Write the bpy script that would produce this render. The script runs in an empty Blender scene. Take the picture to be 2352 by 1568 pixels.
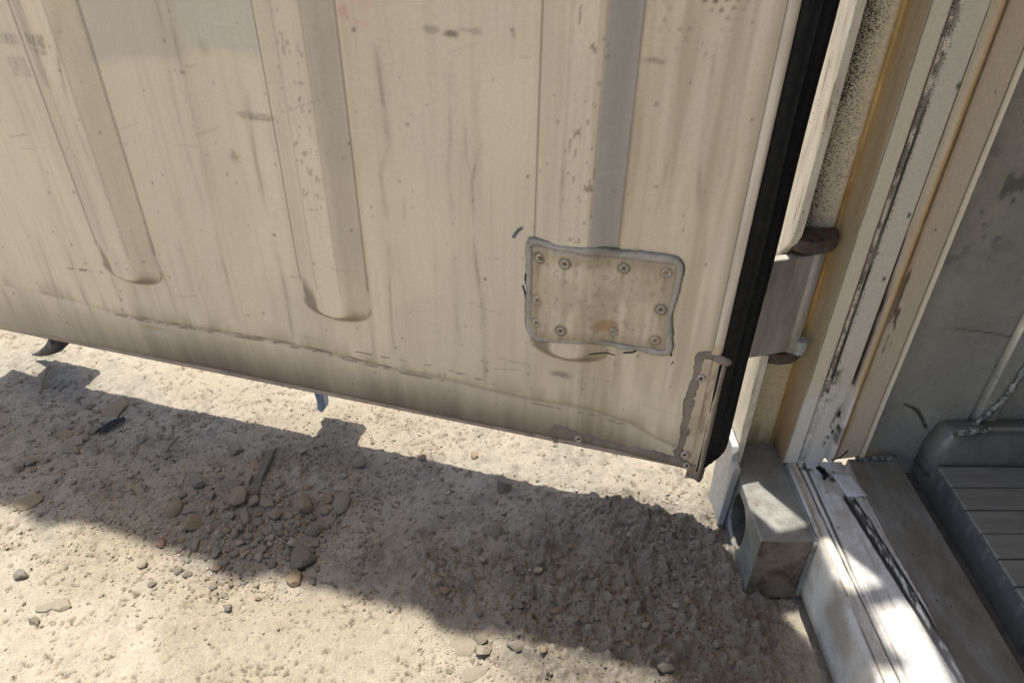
import bpy, bmesh, math, random
import numpy as np
from mathutils import Matrix, Vector

# ------------------------------------------------------------------ camera, sky, sun, exposure
sc = bpy.context.scene
COL = sc.collection
cam_d = bpy.data.cameras.new('camera')
cam = bpy.data.objects.new('camera', cam_d)
COL.objects.link(cam)
cam_d.sensor_width = 36.0
cam_d.lens = 1700.0 / 2352.0 * 36.0
cam_d.clip_start = 0.01
cam_d.clip_end = 1000.0
cam.matrix_world = Matrix(((0.999902, -0.007836, -0.011583, 0.0),
                           (-0.004755, 0.588463, -0.808510, 0.0),
                           (0.013152, 0.808487, 0.588368, 0.943),
                           (0, 0, 0, 1)))
sc.camera = cam

SUN = Vector((-0.069, 0.113, 1.0)).normalized()      # towards the sun
world = bpy.data.worlds.new('World')
sc.world = world
world.use_nodes = True
wn = world.node_tree
bg = wn.nodes['Background']
sky = wn.nodes.new('ShaderNodeTexSky')
sky.sky_type = 'NISHITA'
sky.sun_disc = False
sky.sun_elevation = math.asin(SUN.z)
sky.sun_rotation = math.atan2(SUN.x, SUN.y)
sky.air_density = 1.0
sky.dust_density = 3.0
wn.links.new(sky.outputs[0], bg.inputs[0])
bg.inputs[1].default_value = 0.09

sl = bpy.data.lights.new('sun', 'SUN')
sl.energy = 3.0
sl.angle = math.radians(0.53)
sl.color = (1.0, 0.95, 0.86)
so = bpy.data.objects.new('sun', sl)
COL.objects.link(so)
so.rotation_euler = SUN.to_track_quat('Z', 'Y').to_euler()
so.location = (0, 0, 6)

sc.view_settings.view_transform = 'Standard'
sc.view_settings.look = 'None'
sc.view_settings.gamma = 1.0
sc.view_settings.use_curve_mapping = False
sc.view_settings.exposure = 1.17
sc.render.engine = 'CYCLES'
sc.cycles.max_bounces = 10
sc.cycles.diffuse_bounces = 6

rng = np.random.default_rng(7)
random.seed(7)

# ------------------------------------------------------------------ helpers
def hsh(ix, iy, s):
    n = (ix.astype(np.int64) * 374761393 + iy.astype(np.int64) * 668265263 + s * 974711) & 0xffffffff
    n = ((n ^ (n >> 13)) * 1274126177) & 0xffffffff
    return ((n ^ (n >> 16)) & 0xffff) / 65535.0

def vn(x, y, s=0):
    x = np.asarray(x, float); y = np.asarray(y, float)
    ix = np.floor(x); iy = np.floor(y)
    fx = x - ix; fy = y - iy
    fx = fx * fx * (3 - 2 * fx); fy = fy * fy * (3 - 2 * fy)
    a = hsh(ix, iy, s); b = hsh(ix + 1, iy, s); c = hsh(ix, iy + 1, s); d = hsh(ix + 1, iy + 1, s)
    return (a * (1 - fx) + b * fx) * (1 - fy) + (c * (1 - fx) + d * fx) * fy

def fbm(x, y, s=0, o=4):
    t = 0; a = 0.5; n = 0
    for k in range(o):
        t = t + a * vn(x, y, s + k * 17); n += a
        x = x * 2.03 + 3.1; y = y * 2.03 + 1.7; a *= 0.5
    return t / n

def vor(x, y, s=0):
    ix = np.floor(x); iy = np.floor(y)
    f1 = np.full(np.shape(x), 9.0); f2 = f1.copy(); idv = f1 * 0
    for dx in (-1, 0, 1):
        for dy in (-1, 0, 1):
            cx = ix + dx; cy = iy + dy
            d = np.hypot(cx + hsh(cx, cy, s) - x, cy + hsh(cx, cy, s + 5) - y)
            i2 = hsh(cx, cy, s + 9)
            near = d < f1
            f2 = np.where(near, f1, np.minimum(f2, d))
            idv = np.where(near, i2, idv)
            f1 = np.minimum(f1, d)
    return f1, f2, idv

def ss(a, b, x):
    t = np.clip((x - a) / (b - a), 0, 1)
    return t * t * (3 - 2 * t)

def mixc(c, d, f):
    return c * (1 - f[..., None]) + np.asarray(d, float) * f[..., None]

def polydist(px, pz, pts, zs=1.0):
    best = np.full(np.shape(px), 9.0)
    for (a, b), (c, d) in zip(pts[:-1], pts[1:]):
        vx, vz = c - a, d - b
        L = vx * vx + vz * vz + 1e-12
        t = np.clip(((px - a) * vx + (pz - b) * vz) / L, 0, 1)
        best = np.minimum(best, np.hypot(px - a - t * vx, pz - b - t * vz))
    return best

def link(name, me, mat, parent=None, smooth=True):
    o = bpy.data.objects.new(name, me)
    COL.objects.link(o)
    if mat is not None:
        for m in (mat if isinstance(mat, (list, tuple)) else [mat]):
            me.materials.append(m)
    if parent is not None:
        o.parent = parent
    if smooth:
        me.polygons.foreach_set('use_smooth', [True] * len(me.polygons))
    return o

def tag(o, label=None, cat=None, group=None, kind=None):
    if label: o['label'] = label
    if cat: o['category'] = cat
    if group: o['group'] = group
    if kind: o['kind'] = kind
    return o

def set_attr(me, col=None, spk=None):
    if col is not None:
        a = me.color_attributes.new('Col', 'FLOAT_COLOR', 'POINT')
        v = np.ones((len(me.vertices), 4), np.float32); v[:, :3] = np.asarray(col).reshape(-1, 3)
        a.data.foreach_set('color', v.ravel())
    if spk is not None:
        a = me.attributes.new('Spk', 'FLOAT', 'POINT')
        a.data.foreach_set('value', np.asarray(spk, np.float32).ravel())

def grid(name, P, mat, parent=None, col=None, spk=None, flip=False):
    n, m, _ = P.shape
    me = bpy.data.meshes.new(name)
    idx = np.arange(n * m).reshape(n, m)
    q = np.stack([idx[:-1, :-1], idx[1:, :-1], idx[1:, 1:], idx[:-1, 1:]], -1).reshape(-1, 4)
    if flip: q = q[:, ::-1]
    me.vertices.add(n * m); me.vertices.foreach_set('co', P.reshape(-1).astype(np.float32))
    me.loops.add(q.size); me.loops.foreach_set('vertex_index', q.ravel().astype(np.int32))
    me.polygons.add(len(q)); me.polygons.foreach_set('loop_start', np.arange(0, q.size, 4, dtype=np.int32))
    me.update(calc_edges=True); me.validate()
    set_attr(me, col, spk)
    return link(name, me, mat, parent)

class MB:
    def __init__(s): s.v = []; s.f = []; s.mi = []
    def add(s, vs, fs, mi=0):
        b = len(s.v); s.v += [tuple(p) for p in vs]; s.f += [tuple(b + i for i in f) for f in fs]; s.mi += [mi] * len(fs)
        return s
    def box(s, x0, x1, y0, y1, z0, z1, mi=0):
        vs = [(x, y, z) for x in (x0, x1) for y in (y0, y1) for z in (z0, z1)]
        return s.add(vs, [(0, 1, 3, 2), (4, 6, 7, 5), (0, 4, 5, 1), (2, 3, 7, 6), (0, 2, 6, 4), (1, 5, 7, 3)], mi)
    def prism(s, poly, h0, h1, axis='z', mi=0):
        f = {'z': lambda a, b, h: (a, b, h), 'y': lambda a, b, h: (a, h, b), 'x': lambda a, b, h: (h, a, b)}[axis]
        n = len(poly)
        vs = [f(a, b, h0) for a, b in poly] + [f(a, b, h1) for a, b in poly]
        return s.add(vs, [tuple(range(n))[::-1], tuple(range(n, 2 * n))] + [(i, (i + 1) % n, n + (i + 1) % n, n + i) for i in range(n)], mi)
    def tube(s, pts, r, n=10, mi=0, cap=True):
        pts = [Vector(p) for p in pts]; rs = r if isinstance(r, (list, tuple)) else [r] * len(pts)
        rings = []
        for i, p in enumerate(pts):
            d = (pts[min(i + 1, len(pts) - 1)] - pts[max(i - 1, 0)]).normalized()
            u = d.cross(Vector((0.3, 0.2, 1)) if abs(d.z) < 0.9 else Vector((1, 0.1, 0))).normalized(); w = d.cross(u)
            rings.append([p + (u * math.cos(2 * math.pi * k / n) + w * math.sin(2 * math.pi * k / n)) * rs[i] for k in range(n)])
        vs = [p for ring in rings for p in ring]
        fs = [(i * n + k, i * n + (k + 1) % n, (i + 1) * n + (k + 1) % n, (i + 1) * n + k) for i in range(len(pts) - 1) for k in range(n)]
        if cap: fs += [tuple(range(n))[::-1], tuple(range((len(pts) - 1) * n, len(pts) * n))]
        return s.add(vs, fs, mi)
    def build(s, name, mat, parent=None, bevel=0, smooth=False, seg=2):
        me = bpy.data.meshes.new(name)
        me.from_pydata(s.v, [], s.f)
        me.polygons.foreach_set('material_index', s.mi)
        bm = bmesh.new(); bm.from_mesh(me); bmesh.ops.recalc_face_normals(bm, faces=bm.faces); bm.to_mesh(me); bm.free()
        o = link(name, me, mat, parent, smooth)
        if bevel:
            m = o.modifiers.new('bevel', 'BEVEL'); m.width = bevel; m.segments = seg; m.limit_method = 'ANGLE'
        return o

def empty(name, loc, rz=0):
    o = bpy.data.objects.new(name, None); COL.objects.link(o)
    o.location = loc; o.rotation_euler = (0, 0, rz); o.empty_display_size = 0.1
    return o

# ------------------------------------------------------------------ materials
def base_mat(name, rough=0.6, metal=0.0, spec=0.4):
    m = bpy.data.materials.new(name); m.use_nodes = True
    nt = m.node_tree; b = nt.nodes['Principled BSDF']
    b.inputs['Roughness'].default_value = rough; b.inputs['Metallic'].default_value = metal
    b.inputs['Specular IOR Level'].default_value = spec
    return m, nt, b

def N(nt, t, **kw):
    n = nt.nodes.new(t)
    for k, v in kw.items():
        if k in n.inputs: n.inputs[k].default_value = v
        else: setattr(n, k, v)
    return n

def noise(nt, scale, detail=4, vec=None, stretch=None, rough=0.6):
    tc = N(nt, 'ShaderNodeTexCoord')
    src = tc.outputs['Object']
    if stretch:
        mp = N(nt, 'ShaderNodeMapping'); mp.inputs['Scale'].default_value = stretch
        nt.links.new(src, mp.inputs['Vector']); src = mp.outputs[0]
    n = N(nt, 'ShaderNodeTexNoise', Scale=scale, Detail=detail, Roughness=rough)
    nt.links.new(src, n.inputs['Vector'])
    return n.outputs['Fac']

def ramp(nt, fac, a, b, va=0.0, vb=1.0):
    r = N(nt, 'ShaderNodeMapRange'); r.interpolation_type = 'SMOOTHSTEP'
    for i, v in zip((1, 2, 3, 4), (a, b, va, vb)): r.inputs[i].default_value = v
    nt.links.new(fac, r.inputs[0]); return r.outputs[0]

def mix(nt, fac, a, b, mode='MIX'):
    m = N(nt, 'ShaderNodeMix', data_type='RGBA', blend_type=mode)
    for i, v in ((0, fac), (6, a), (7, b)):
        if hasattr(v, 'is_linked') or hasattr(v, 'links'): nt.links.new(v, m.inputs[i])
        elif i == 0: m.inputs[0].default_value = v
        else: m.inputs[i].default_value = (*v, 1) if len(v) == 3 else v
    return m.outputs[2]

def bump(nt, b, fac, dist, strength=1.0):
    n = N(nt, 'ShaderNodeBump', Strength=strength, Distance=dist)
    nt.links.new(fac, n.inputs['Height']); nt.links.new(n.outputs[0], b.inputs['Normal'])

def painted(name, rough=0.55, metal=0.0, var=0.12, fine=260, bdist=0.0004, dark=(0.02, 0.018, 0.016), spk=True, spk_scale=520, spec=0.35, stretch=None):
    """base colour from the 'Col' attribute, broken up by fine noise; specks where 'Spk' is high"""
    m, nt, b = base_mat(name, rough, metal, spec)
    at = N(nt, 'ShaderNodeAttribute', attribute_name='Col')
    v = ramp(nt, noise(nt, fine, 5, stretch=stretch), 0.3, 0.7, 1 - var, 1 + var)
    c = N(nt, 'ShaderNodeVectorMath', operation='SCALE')
    nt.links.new(at.outputs['Color'], c.inputs[0]); nt.links.new(v, c.inputs['Scale'])
    out = c.outputs[0]
    if spk:
        sa = N(nt, 'ShaderNodeAttribute', attribute_name='Spk')
        n1 = noise(nt, spk_scale, 2)
        su = N(nt, 'ShaderNodeMath', operation='ADD'); nt.links.new(n1, su.inputs[0]); nt.links.new(sa.outputs['Fac'], su.inputs[1])
        out = mix(nt, ramp(nt, su.outputs[0], 0.97, 1.07), out, dark)
    nt.links.new(out, b.inputs['Base Color'])
    bump(nt, b, noise(nt, fine * 1.3, 4), bdist)
    rr = ramp(nt, noise(nt, fine * 0.2, 4), 0.3, 0.7, rough - 0.1, rough + 0.15)
    nt.links.new(rr, b.inputs['Roughness'])
    return m

def plain(name, col, rough=0.55, metal=0.0, var=0.25, scale=60, col2=None, cov=(0.55, 0.7), stretch=None, bdist=0.0006, spec=0.35, speck=None):
    """one coat of colour with mottling, an optional second (rust, dirt) coat and specks"""
    m, nt, b = base_mat(name, rough, metal, spec)
    v = ramp(nt, noise(nt, scale, 6, stretch=stretch), 0.25, 0.75, 1 - var, 1 + var)
    c = N(nt, 'ShaderNodeVectorMath', operation='SCALE'); c.inputs[0].default_value = col
    nt.links.new(v, c.inputs['Scale']); out = c.outputs[0]
    if col2: out = mix(nt, ramp(nt, noise(nt, scale * 0.6, 7, stretch=stretch, rough=0.7), *cov), out, col2)
    if speck: out = mix(nt, ramp(nt, noise(nt, speck[1], 2), speck[2], speck[2] + 0.06), out, speck[0])
    nt.links.new(out, b.inputs['Base Color'])
    bump(nt, b, noise(nt, scale * 5, 5), bdist)
    nt.links.new(ramp(nt, noise(nt, scale * 1.7, 4), 0.3, 0.7, max(0.05, rough - 0.12), min(1, rough + 0.15)), b.inputs['Roughness'])
    return m

M = {}
M['door'] = painted('door_paint', 0.46, 0, 0.04, 300, 0.00025, spk_scale=420, dark=(0.10, 0.08, 0.055))
M['frame'] = painted('frame_paint', 0.45, 0, 0.06, 260, 0.00025, spk_scale=620)
M['mould'] = painted('mouldy_paint', 0.6, 0, 0.14, 160, 0.0006, spk_scale=560, dark=(0.03, 0.028, 0.026))
M['sill'] = painted('sill_paint', 0.42, 0, 0.10, 260, 0.0007, spk_scale=480)
M['wall'] = painted('lining_metal', 0.30, 0.55, 0.05, 90, 0.00015)
M['rubber'] = plain('black_rubber', (0.008, 0.0085, 0.009), 0.62, 0, 0.3, 80, (0.02, 0.02, 0.02), (0.6, 0.75), (1, 1, 0.05), spec=0.18)
M['white_metal'] = plain('white_paint', (0.52, 0.48, 0.40), 0.5, 0, 0.15, 40, (0.30, 0.24, 0.16), (0.62, 0.8))
M['flange'] = plain('flange_paint', (0.80, 0.73, 0.59), 0.5, 0, 0.2, 90, (0.34, 0.20, 0.10), (0.56, 0.72), (1, 1, 0.15), speck=((0.08, 0.05, 0.03), 260, 0.68))
M['casting'] = plain('casting_steel', (0.25, 0.25, 0.225), 0.38, 0.2, 0.22, 40, (0.14, 0.11, 0.08), (0.56, 0.75), bdist=0.0009)
M['castside'] = plain('rusty_casting_side', (0.22, 0.185, 0.145), 0.5, 0.15, 0.25, 30, (0.09, 0.065, 0.05), (0.45, 0.62), bdist=0.0009)
M['hole'] = plain('casting_inside', (0.13, 0.115, 0.10), 0.6, 0.2, 0.3, 60, (0.10, 0.06, 0.04), (0.5, 0.7))
M['rustdark'] = plain('rusty_cut_steel', (0.11, 0.095, 0.08), 0.6, 0.3, 0.35, 120, (0.16, 0.08, 0.045), (0.5, 0.65), bdist=0.0012)
M['blade'] = plain('grey_hinge_steel', (0.40, 0.375, 0.33), 0.5, 0.3, 0.22, 45, (0.26, 0.19, 0.13), (0.46, 0.72), (1, 1, 0.18))
M['galv'] = plain('galvanised_plate', (0.44, 0.44, 0.43), 0.5, 0.25, 0.15, 120, (0.25, 0.23, 0.2), (0.6, 0.75))
M['seal'] = plain('sealant', (0.27, 0.25, 0.225), 0.5, 0, 0.22, 90, (0.08, 0.075, 0.07), (0.66, 0.78))
M['sealb'] = plain('brown_sealant', (0.235, 0.19, 0.15), 0.5, 0, 0.22, 70, (0.10, 0.075, 0.06), (0.6, 0.75))
M['rivet'] = plain('rivet_metal', (0.50, 0.45, 0.37), 0.45, 0.2, 0.2, 200, (0.2, 0.14, 0.09), (0.55, 0.7))
M['hole_black'] = plain('rivet_hole', (0.02, 0.018, 0.016), 0.7, 0, 0.2, 100)
M['floor'] = plain('floor_alloy', (0.36, 0.35, 0.32), 0.4, 0.5, 0.18, 45, (0.20, 0.185, 0.165), (0.5, 0.7), (0.12, 1, 1))
M['plate'] = plain('threshold_alloy', (0.225, 0.21, 0.18), 0.42, 0.4, 0.18, 22, (0.31, 0.31, 0.30), (0.42, 0.75), (2.5, 0.8, 1), speck=((0.05, 0.045, 0.04), 120, 0.7))
M['gutter'] = plain('gutter_grime', (0.085, 0.08, 0.072), 0.6, 0.1, 0.3, 40, (0.07, 0.06, 0.05), (0.6, 0.75))
M['broken'] = plain('broken_liner_edge', (0.40, 0.385, 0.34), 0.6, 0, 0.4, 150, (0.08, 0.08, 0.07), (0.44, 0.54))
M['scuff'] = plain('scuff_liner', (0.26, 0.255, 0.23), 0.4, 0.4, 0.1, 30, (0.19, 0.185, 0.17), (0.5, 0.7))
M['bluegrey'] = plain('lock_rod_blue', (0.24, 0.30, 0.42), 0.45, 0.3, 0.2, 60)  # bluish reflection on the rod cam put into its colour
M['rod'] = plain('lock_rod_dark', (0.09, 0.085, 0.08), 0.5, 0.3, 0.25, 60)
M['twig'] = plain('dry_wood', (0.25, 0.19, 0.13), 0.8, 0, 0.25, 90)
M['stick'] = plain('flat_grey_wood', (0.145, 0.125, 0.10), 0.8, 0, 0.2, 70, stretch=(3, 1, 1))
M['plastic'] = plain('black_plastic', (0.03, 0.032, 0.035), 0.45, 0, 0.3, 90)
M['tape'] = plain('white_tape', (0.62, 0.62, 0.62), 0.5, 0, 0.1, 90, (0.2, 0.19, 0.18), (0.68, 0.8))

# ------------------------------------------------------------------ ground
DOOR_O = Vector((0.284, 0.757, 0.150)); TH = 0.2779113
def clod(x, y):
    w = fbm(x * 7, y * 7, 3, 4) - 0.5
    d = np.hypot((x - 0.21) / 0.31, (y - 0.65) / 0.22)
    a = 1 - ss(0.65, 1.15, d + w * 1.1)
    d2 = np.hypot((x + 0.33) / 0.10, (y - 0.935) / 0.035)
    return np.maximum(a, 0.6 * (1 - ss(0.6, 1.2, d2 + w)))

def pile(x, y):
    w = fbm(x * 9, y * 9, 8, 3) - 0.5
    return 1 - ss(0.5, 1.2, np.hypot((x + 0.40) / 0.15, (y - 0.79) / 0.10) + w * 0.9)

def gparts(x, y):
    near = (1 - ss(1.6, 3.0, np.abs(x))) * (1 - ss(1.8, 3.0, np.abs(y - 0.8)))
    m = clod(x, y)
    band = (1 - ss(0.12, 0.30, np.abs(y - (0.80 - 0.22 * x) + 0.12 * (fbm(x * 6, y * 6, 64, 3) - 0.5)))) * (1 - ss(0.30, 0.42, x))
    rough = np.maximum(np.maximum(m, 0.75 * band * ss(0.35, 0.6, fbm(x * 12, y * 12, 62, 3))), 0.45 * ss(0.48, 0.68, fbm(x * 6, y * 6, 61, 3)))
    # short wandering cracks, in patches
    rid = np.abs(fbm(x * 26, y * 30, 41, 4) - 0.5)
    rid2 = np.abs(fbm(x * 60, y * 75, 45, 3) - 0.5)
    where = ss(0.50, 0.60, fbm(x * 13, y * 13, 77, 3)); where2 = ss(0.52, 0.62, fbm(x * 24, y * 24, 78, 3))
    crack = np.maximum((1 - ss(0.002, 0.014, rid)) * where, (1 - ss(0.004, 0.026, rid2)) * where2)
    g1, g2, gid = vor(x * 62, y * 62, 12)
    g1 = g1 + 0.45 * (fbm(x * 140, y * 140, 13, 3) - 0.5)
    lump = np.clip(1 - g1 * 1.2, 0, 1) * (0.2 + 0.8 * gid)
    k1, k2, kid = vor(x * 150 + 3, y * 150, 14)
    lump2 = np.clip(1 - k1 * 1.25, 0, 1) * (0.2 + 0.8 * kid)
    p1, p2, pid = vor(x * 48 + 9, y * 48, 19)
    pit = (pid > 0.90) * (1 - ss(0.05, 0.25, p1 + 0.35 * (fbm(x * 190, y * 190, 20, 2) - 0.5)))
    h = 0.011 * (fbm(x * 3.2, y * 3.2, 21, 3) - 0.5) + 0.009 * (fbm(x * 11, y * 11, 23, 4) - 0.5)
    h = h + 0.0075 * (fbm(x * 34, y * 34, 25, 4) - 0.5) + 0.0030 * (fbm(x * 120, y * 120, 27, 3) - 0.5)
    patch = ss(0.42, 0.62, fbm(x * 9, y * 9, 63, 3))
    calm = ss(0.36, 0.62, fbm(x * 5.5 + 2, y * 7, 65, 3))
    h = h + calm * (0.25 + 0.75 * patch) * (0.0016 * lump2 + 0.0026 * lump * ss(0.5, 0.8, gid))
    h = h + rough * (0.011 * (fbm(x * 30, y * 30, 37, 4) - 0.5) + 0.006 * lump * gid + 0.003 * lump2)
    h = h + m * (0.022 * (fbm(x * 19, y * 19, 31, 3) - 0.45) + 0.013 * lump * gid + 0.005 * lump2 + 0.012 * (fbm(x * 58, y * 58, 33, 4) - 0.5))
    h = h - 0.0045 * crack * (1 - 0.4 * m) - 0.004 * pit * calm
    h = h - 0.022 * ss(0.34, 0.43, x) * (1 - ss(3, 4, x))           # the dirt falls away under the container edge
    crack = np.maximum(crack, pit * 0.7)
    return h * near, m, crack * near, lump, lump2, band

def gh(x, y):
    return gparts(np.atleast_1d(np.asarray(x, float)), np.atleast_1d(np.asarray(y, float)))[0]

def axis(a, b, step, outs):
    lo = [a - d for d in reversed(outs)]; hi = [b + d for d in outs]
    return np.array(lo + list(np.arange(a, b, step)) + [b] + hi)

outs = list(np.cumsum(0.0026 * 1.26 ** np.arange(1, 50)))
gx = axis(-1.24, 0.47, 0.0028, outs); gy = axis(0.16, 1.36, 0.0028, outs)
X, Y = np.meshgrid(gx, gy, indexing='ij')
H, m_, crk, lmp, lmp2, pat = gparts(X, Y)
c = np.empty(X.shape + (3,)); c[:] = (0.378, 0.335, 0.262)
big = fbm(X * 4, Y * 4, 51, 4)
c = c * (0.80 + 0.28 * big)[..., None]
c = mixc(c, (0.345, 0.302, 0.235), ss(0.45, 0.7, fbm(X * 8, Y * 8, 53, 3)) * 0.6)
c = mixc(c, (0.455, 0.395, 0.305), ss(0.5, 0.75, fbm(X * 16, Y * 16, 55, 3)) * 0.5)
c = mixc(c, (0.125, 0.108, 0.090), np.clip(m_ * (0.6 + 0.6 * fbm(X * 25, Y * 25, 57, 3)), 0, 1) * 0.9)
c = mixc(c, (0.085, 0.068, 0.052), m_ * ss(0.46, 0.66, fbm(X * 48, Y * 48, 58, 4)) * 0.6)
c = mixc(c, (0.235, 0.205, 0.170), m_ * ss(0.45, 0.8, lmp) * 0.7)
c = mixc(c, (0.285, 0.255, 0.205), pat * (0.35 + 0.5 * fbm(X * 15, Y * 15, 60, 3)))  # grey of the door's shadow band put into the dirt colour
c = mixc(c, (0.20, 0.18, 0.15), pat * ss(0.52, 0.68, fbm(X * 45, Y * 45, 66, 4)) * 0.6)
c = mixc(c, (0.22, 0.195, 0.16), pile(X, Y) * 0.8)
c = mixc(c, (0.30, 0.25, 0.175), ss(0.40, 0.6, fbm(X * 5 + 7, Y * 5, 52, 3)) * (1 - ss(-0.3, 0.0, X)) * 0.5)
c = mixc(c, (0.10, 0.075, 0.052), np.clip(crk * 0.9, 0, 1))
c = c * (0.86 + 0.28 * fbm(X * 160, Y * 160, 59, 3))[..., None]
def ground_mat():
    m, nt, b = base_mat('dry_dirt', 0.92, 0, 0.2)
    at = N(nt, 'ShaderNodeAttribute', attribute_name='Col')
    v = ramp(nt, noise(nt, 420, 5), 0.25, 0.75, 0.78, 1.2)
    s = N(nt, 'ShaderNodeVectorMath', operation='SCALE')
    nt.links.new(at.outputs['Color'], s.inputs[0]); nt.links.new(v, s.inputs['Scale'])
    out = mix(nt, ramp(nt, noise(nt, 650, 2), 0.70, 0.76), s.outputs[0], (0.10, 0.075, 0.05))
    out = mix(nt, ramp(nt, noise(nt, 480, 2), 0.70, 0.76), out, (0.50, 0.45, 0.38))
    nt.links.new(out, b.inputs['Base Color'])
    bump(nt, b, noise(nt, 480, 6, rough=0.7), 0.0016)
    return m
M['ground'] = ground_mat()
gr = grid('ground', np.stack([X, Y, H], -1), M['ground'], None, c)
tag(gr, 'dry beige dirt ground with cracks and dark damp clods', None, None, 'structure')

# ------------------------------------------------------------------ shipping container
CT = empty('shipping_container', (0.36, -0.3, 0))
tag(CT, 'white refrigerated shipping container with open doorway, corner post and metal floor', 'container')
CT_INV = Matrix.Translation(-Vector(CT.location))
def to_ct(o):
    o.parent = CT; o.matrix_parent_inverse = CT_INV
    return o

# corner casting: hollow block with an oval hole in its end face
cx0, cx1, cy0, cy1, cz1 = 0.3605, 0.450, 0.667, 0.872, 0.118
b = MB()
n = 40
hy, hz, ry, rz = 0.757, 0.056, 0.034, 0.042
oval = [(hy + ry * math.copysign(abs(math.cos(a)) ** 0.85, math.cos(a)), hz + rz * math.copysign(abs(math.sin(a)) ** 0.85, math.sin(a))) for a in [2 * math.pi * k / n for k in range(n)]]
def rect_pt(a):
    dx, dz = math.cos(a), math.sin(a)
    ts = []
    if dx > 1e-9: ts.append((cy1 - hy) / dx)
    if dx < -1e-9: ts.append((cy0 - hy) / dx)
    if dz > 1e-9: ts.append((cz1 - hz) / dz)
    if dz < -1e-9: ts.append((-0.012 - hz) / dz)
    t = min(ts); return hy + dx * t, hz + dz * t
cang = [math.atan2(z_ - hz, y_ - hy) for y_ in (cy0, cy1) for z_ in (-0.012, cz1)]
outer = []
for k in range(n):
    a = 2 * math.pi * k / n
    for ca in cang:
        if abs((a - ca + math.pi) % (2 * math.pi) - math.pi) < math.pi / n: a = ca
    outer.append(rect_pt(a))
vs = [(cx0, y, z) for y, z in outer]
vs += [(cx0, hy + (y - hy) * 1.10, hz + (z - hz) * 1.10) for y, z in oval]
vs += [(cx0 + 0.004, y, z) for y, z in oval] + [(cx0 + 0.03, hy + (y - hy) * 0.99, hz + (z - hz) * 0.99) for y, z in oval]
vs += [(cx0 + 0.031, hy + (y - hy) * 1.5, hz + (z - hz) * 1.2) for y, z in oval] + [(cx1 - 0.01, hy + (y - hy) * 1.5, hz + (z - hz) * 1.2) for y, z in oval]
vs += [(cx1, y, z) for y, z in outer]
ring = lambda A, B: [(A * n + k, A * n + (k + 1) % n, B * n + (k + 1) % n, B * n + k) for k in range(n)]
b.add(vs, ring(0, 1) + ring(1, 2), 0)
b.add(vs, ring(2, 3) + ring(3, 4) + ring(4, 5) + [tuple(range(5 * n, 6 * n))], 1)
b.add(vs, ring(0, 6) + [tuple(range(6 * n, 7 * n))], 0)
me_o = b.build('corner_casting', [M['casting'], M['hole'], M['castside']])
for p in me_o.data.polygons:
    if p.material_index == 0 and abs(p.center.y - cy0) < 1e-4 and abs(p.normal.y) > 0.9: p.material_index = 2
bm = bmesh.new(); bm.from_mesh(me_o.data); bmesh.ops.remove_doubles(bm, verts=bm.verts, dist=1e-6); bmesh.ops.recalc_face_normals(bm, faces=bm.faces); bm.to_mesh(me_o.data); bm.free()
mo = me_o.modifiers.new('bevel', 'BEVEL'); mo.width = 0.003; mo.segments = 2; mo.limit_method = 'ANGLE'; mo.angle_limit = math.radians(60)
to_ct(me_o)

def weld(name, pts, r, mat, amp=0.3):
    out = []; rs = []
    for (a, b_) in zip(pts[:-1], pts[1:]):
        a = Vector(a); b_ = Vector(b_); k = max(2, int((b_ - a).length / 0.004))
        for i in range(k):
            out.append(a.lerp(b_, i / k) + Vector((random.uniform(-1, 1), random.uniform(-1, 1), random.uniform(-1, 1))) * r * 0.10)
            rs.append(r * (1 + 0.4 * amp * math.sin(i * 1.9) + random.uniform(-amp, amp) * 0.5))
    out.append(Vector(pts[-1])); rs.append(r * 0.8)
    return MB().tube(out, rs, 8).build(name, mat, None, smooth=True)
to_ct(weld('weld_bead', [(0.4375, 0.664, 0.004), (0.437, 0.6655, 0.11), (0.437, 0.666, 0.119)], 0.0042, M['casting'], 0.15))
to_ct(weld('weld_bead', [(0.438, 0.667, 0.119), (0.4375, 0.81, 0.119)], 0.0028, M['casting'], 0.12))

# galvanised guard plate over the outer end of the casting
b = MB().prism([(0.784, 0.137), (0.790, 0.03), (0.793, -0.012), (0.852, -0.012), (0.866, 0.128), (0.868, 0.158), (0.811, 0.160), (0.800, 0.140)], 0.3475, 0.3585, 'x')
to_ct(b.build('guard_plate', M['galv'], None, 0.0015))

# ---- corner post: outer flange, channel, inner seal faces
for z0, z1 in ((0.118, 0.312), (0.500, 2.55)):
    b = MB()
    # side cut at a slant where the hinge opening is
    if z0 < 0.2:
        b.prism([(0.817, z0), (0.880, z0), (0.880, 0.296), (0.862, 0.298), (0.819, 0.326)], 0.3600, 0.3705, 'x')
    else:
        b.prism([(0.880, z1), (0.817, z1), (0.817, 0.540), (0.8185, 0.512), (0.826, 0.498), (0.850, 0.470), (0.880, 0.462)], 0.3600, 0.3705, 'x')
    to_ct(b.build('post_flange', M['flange'], None, 0.0018))
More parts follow.
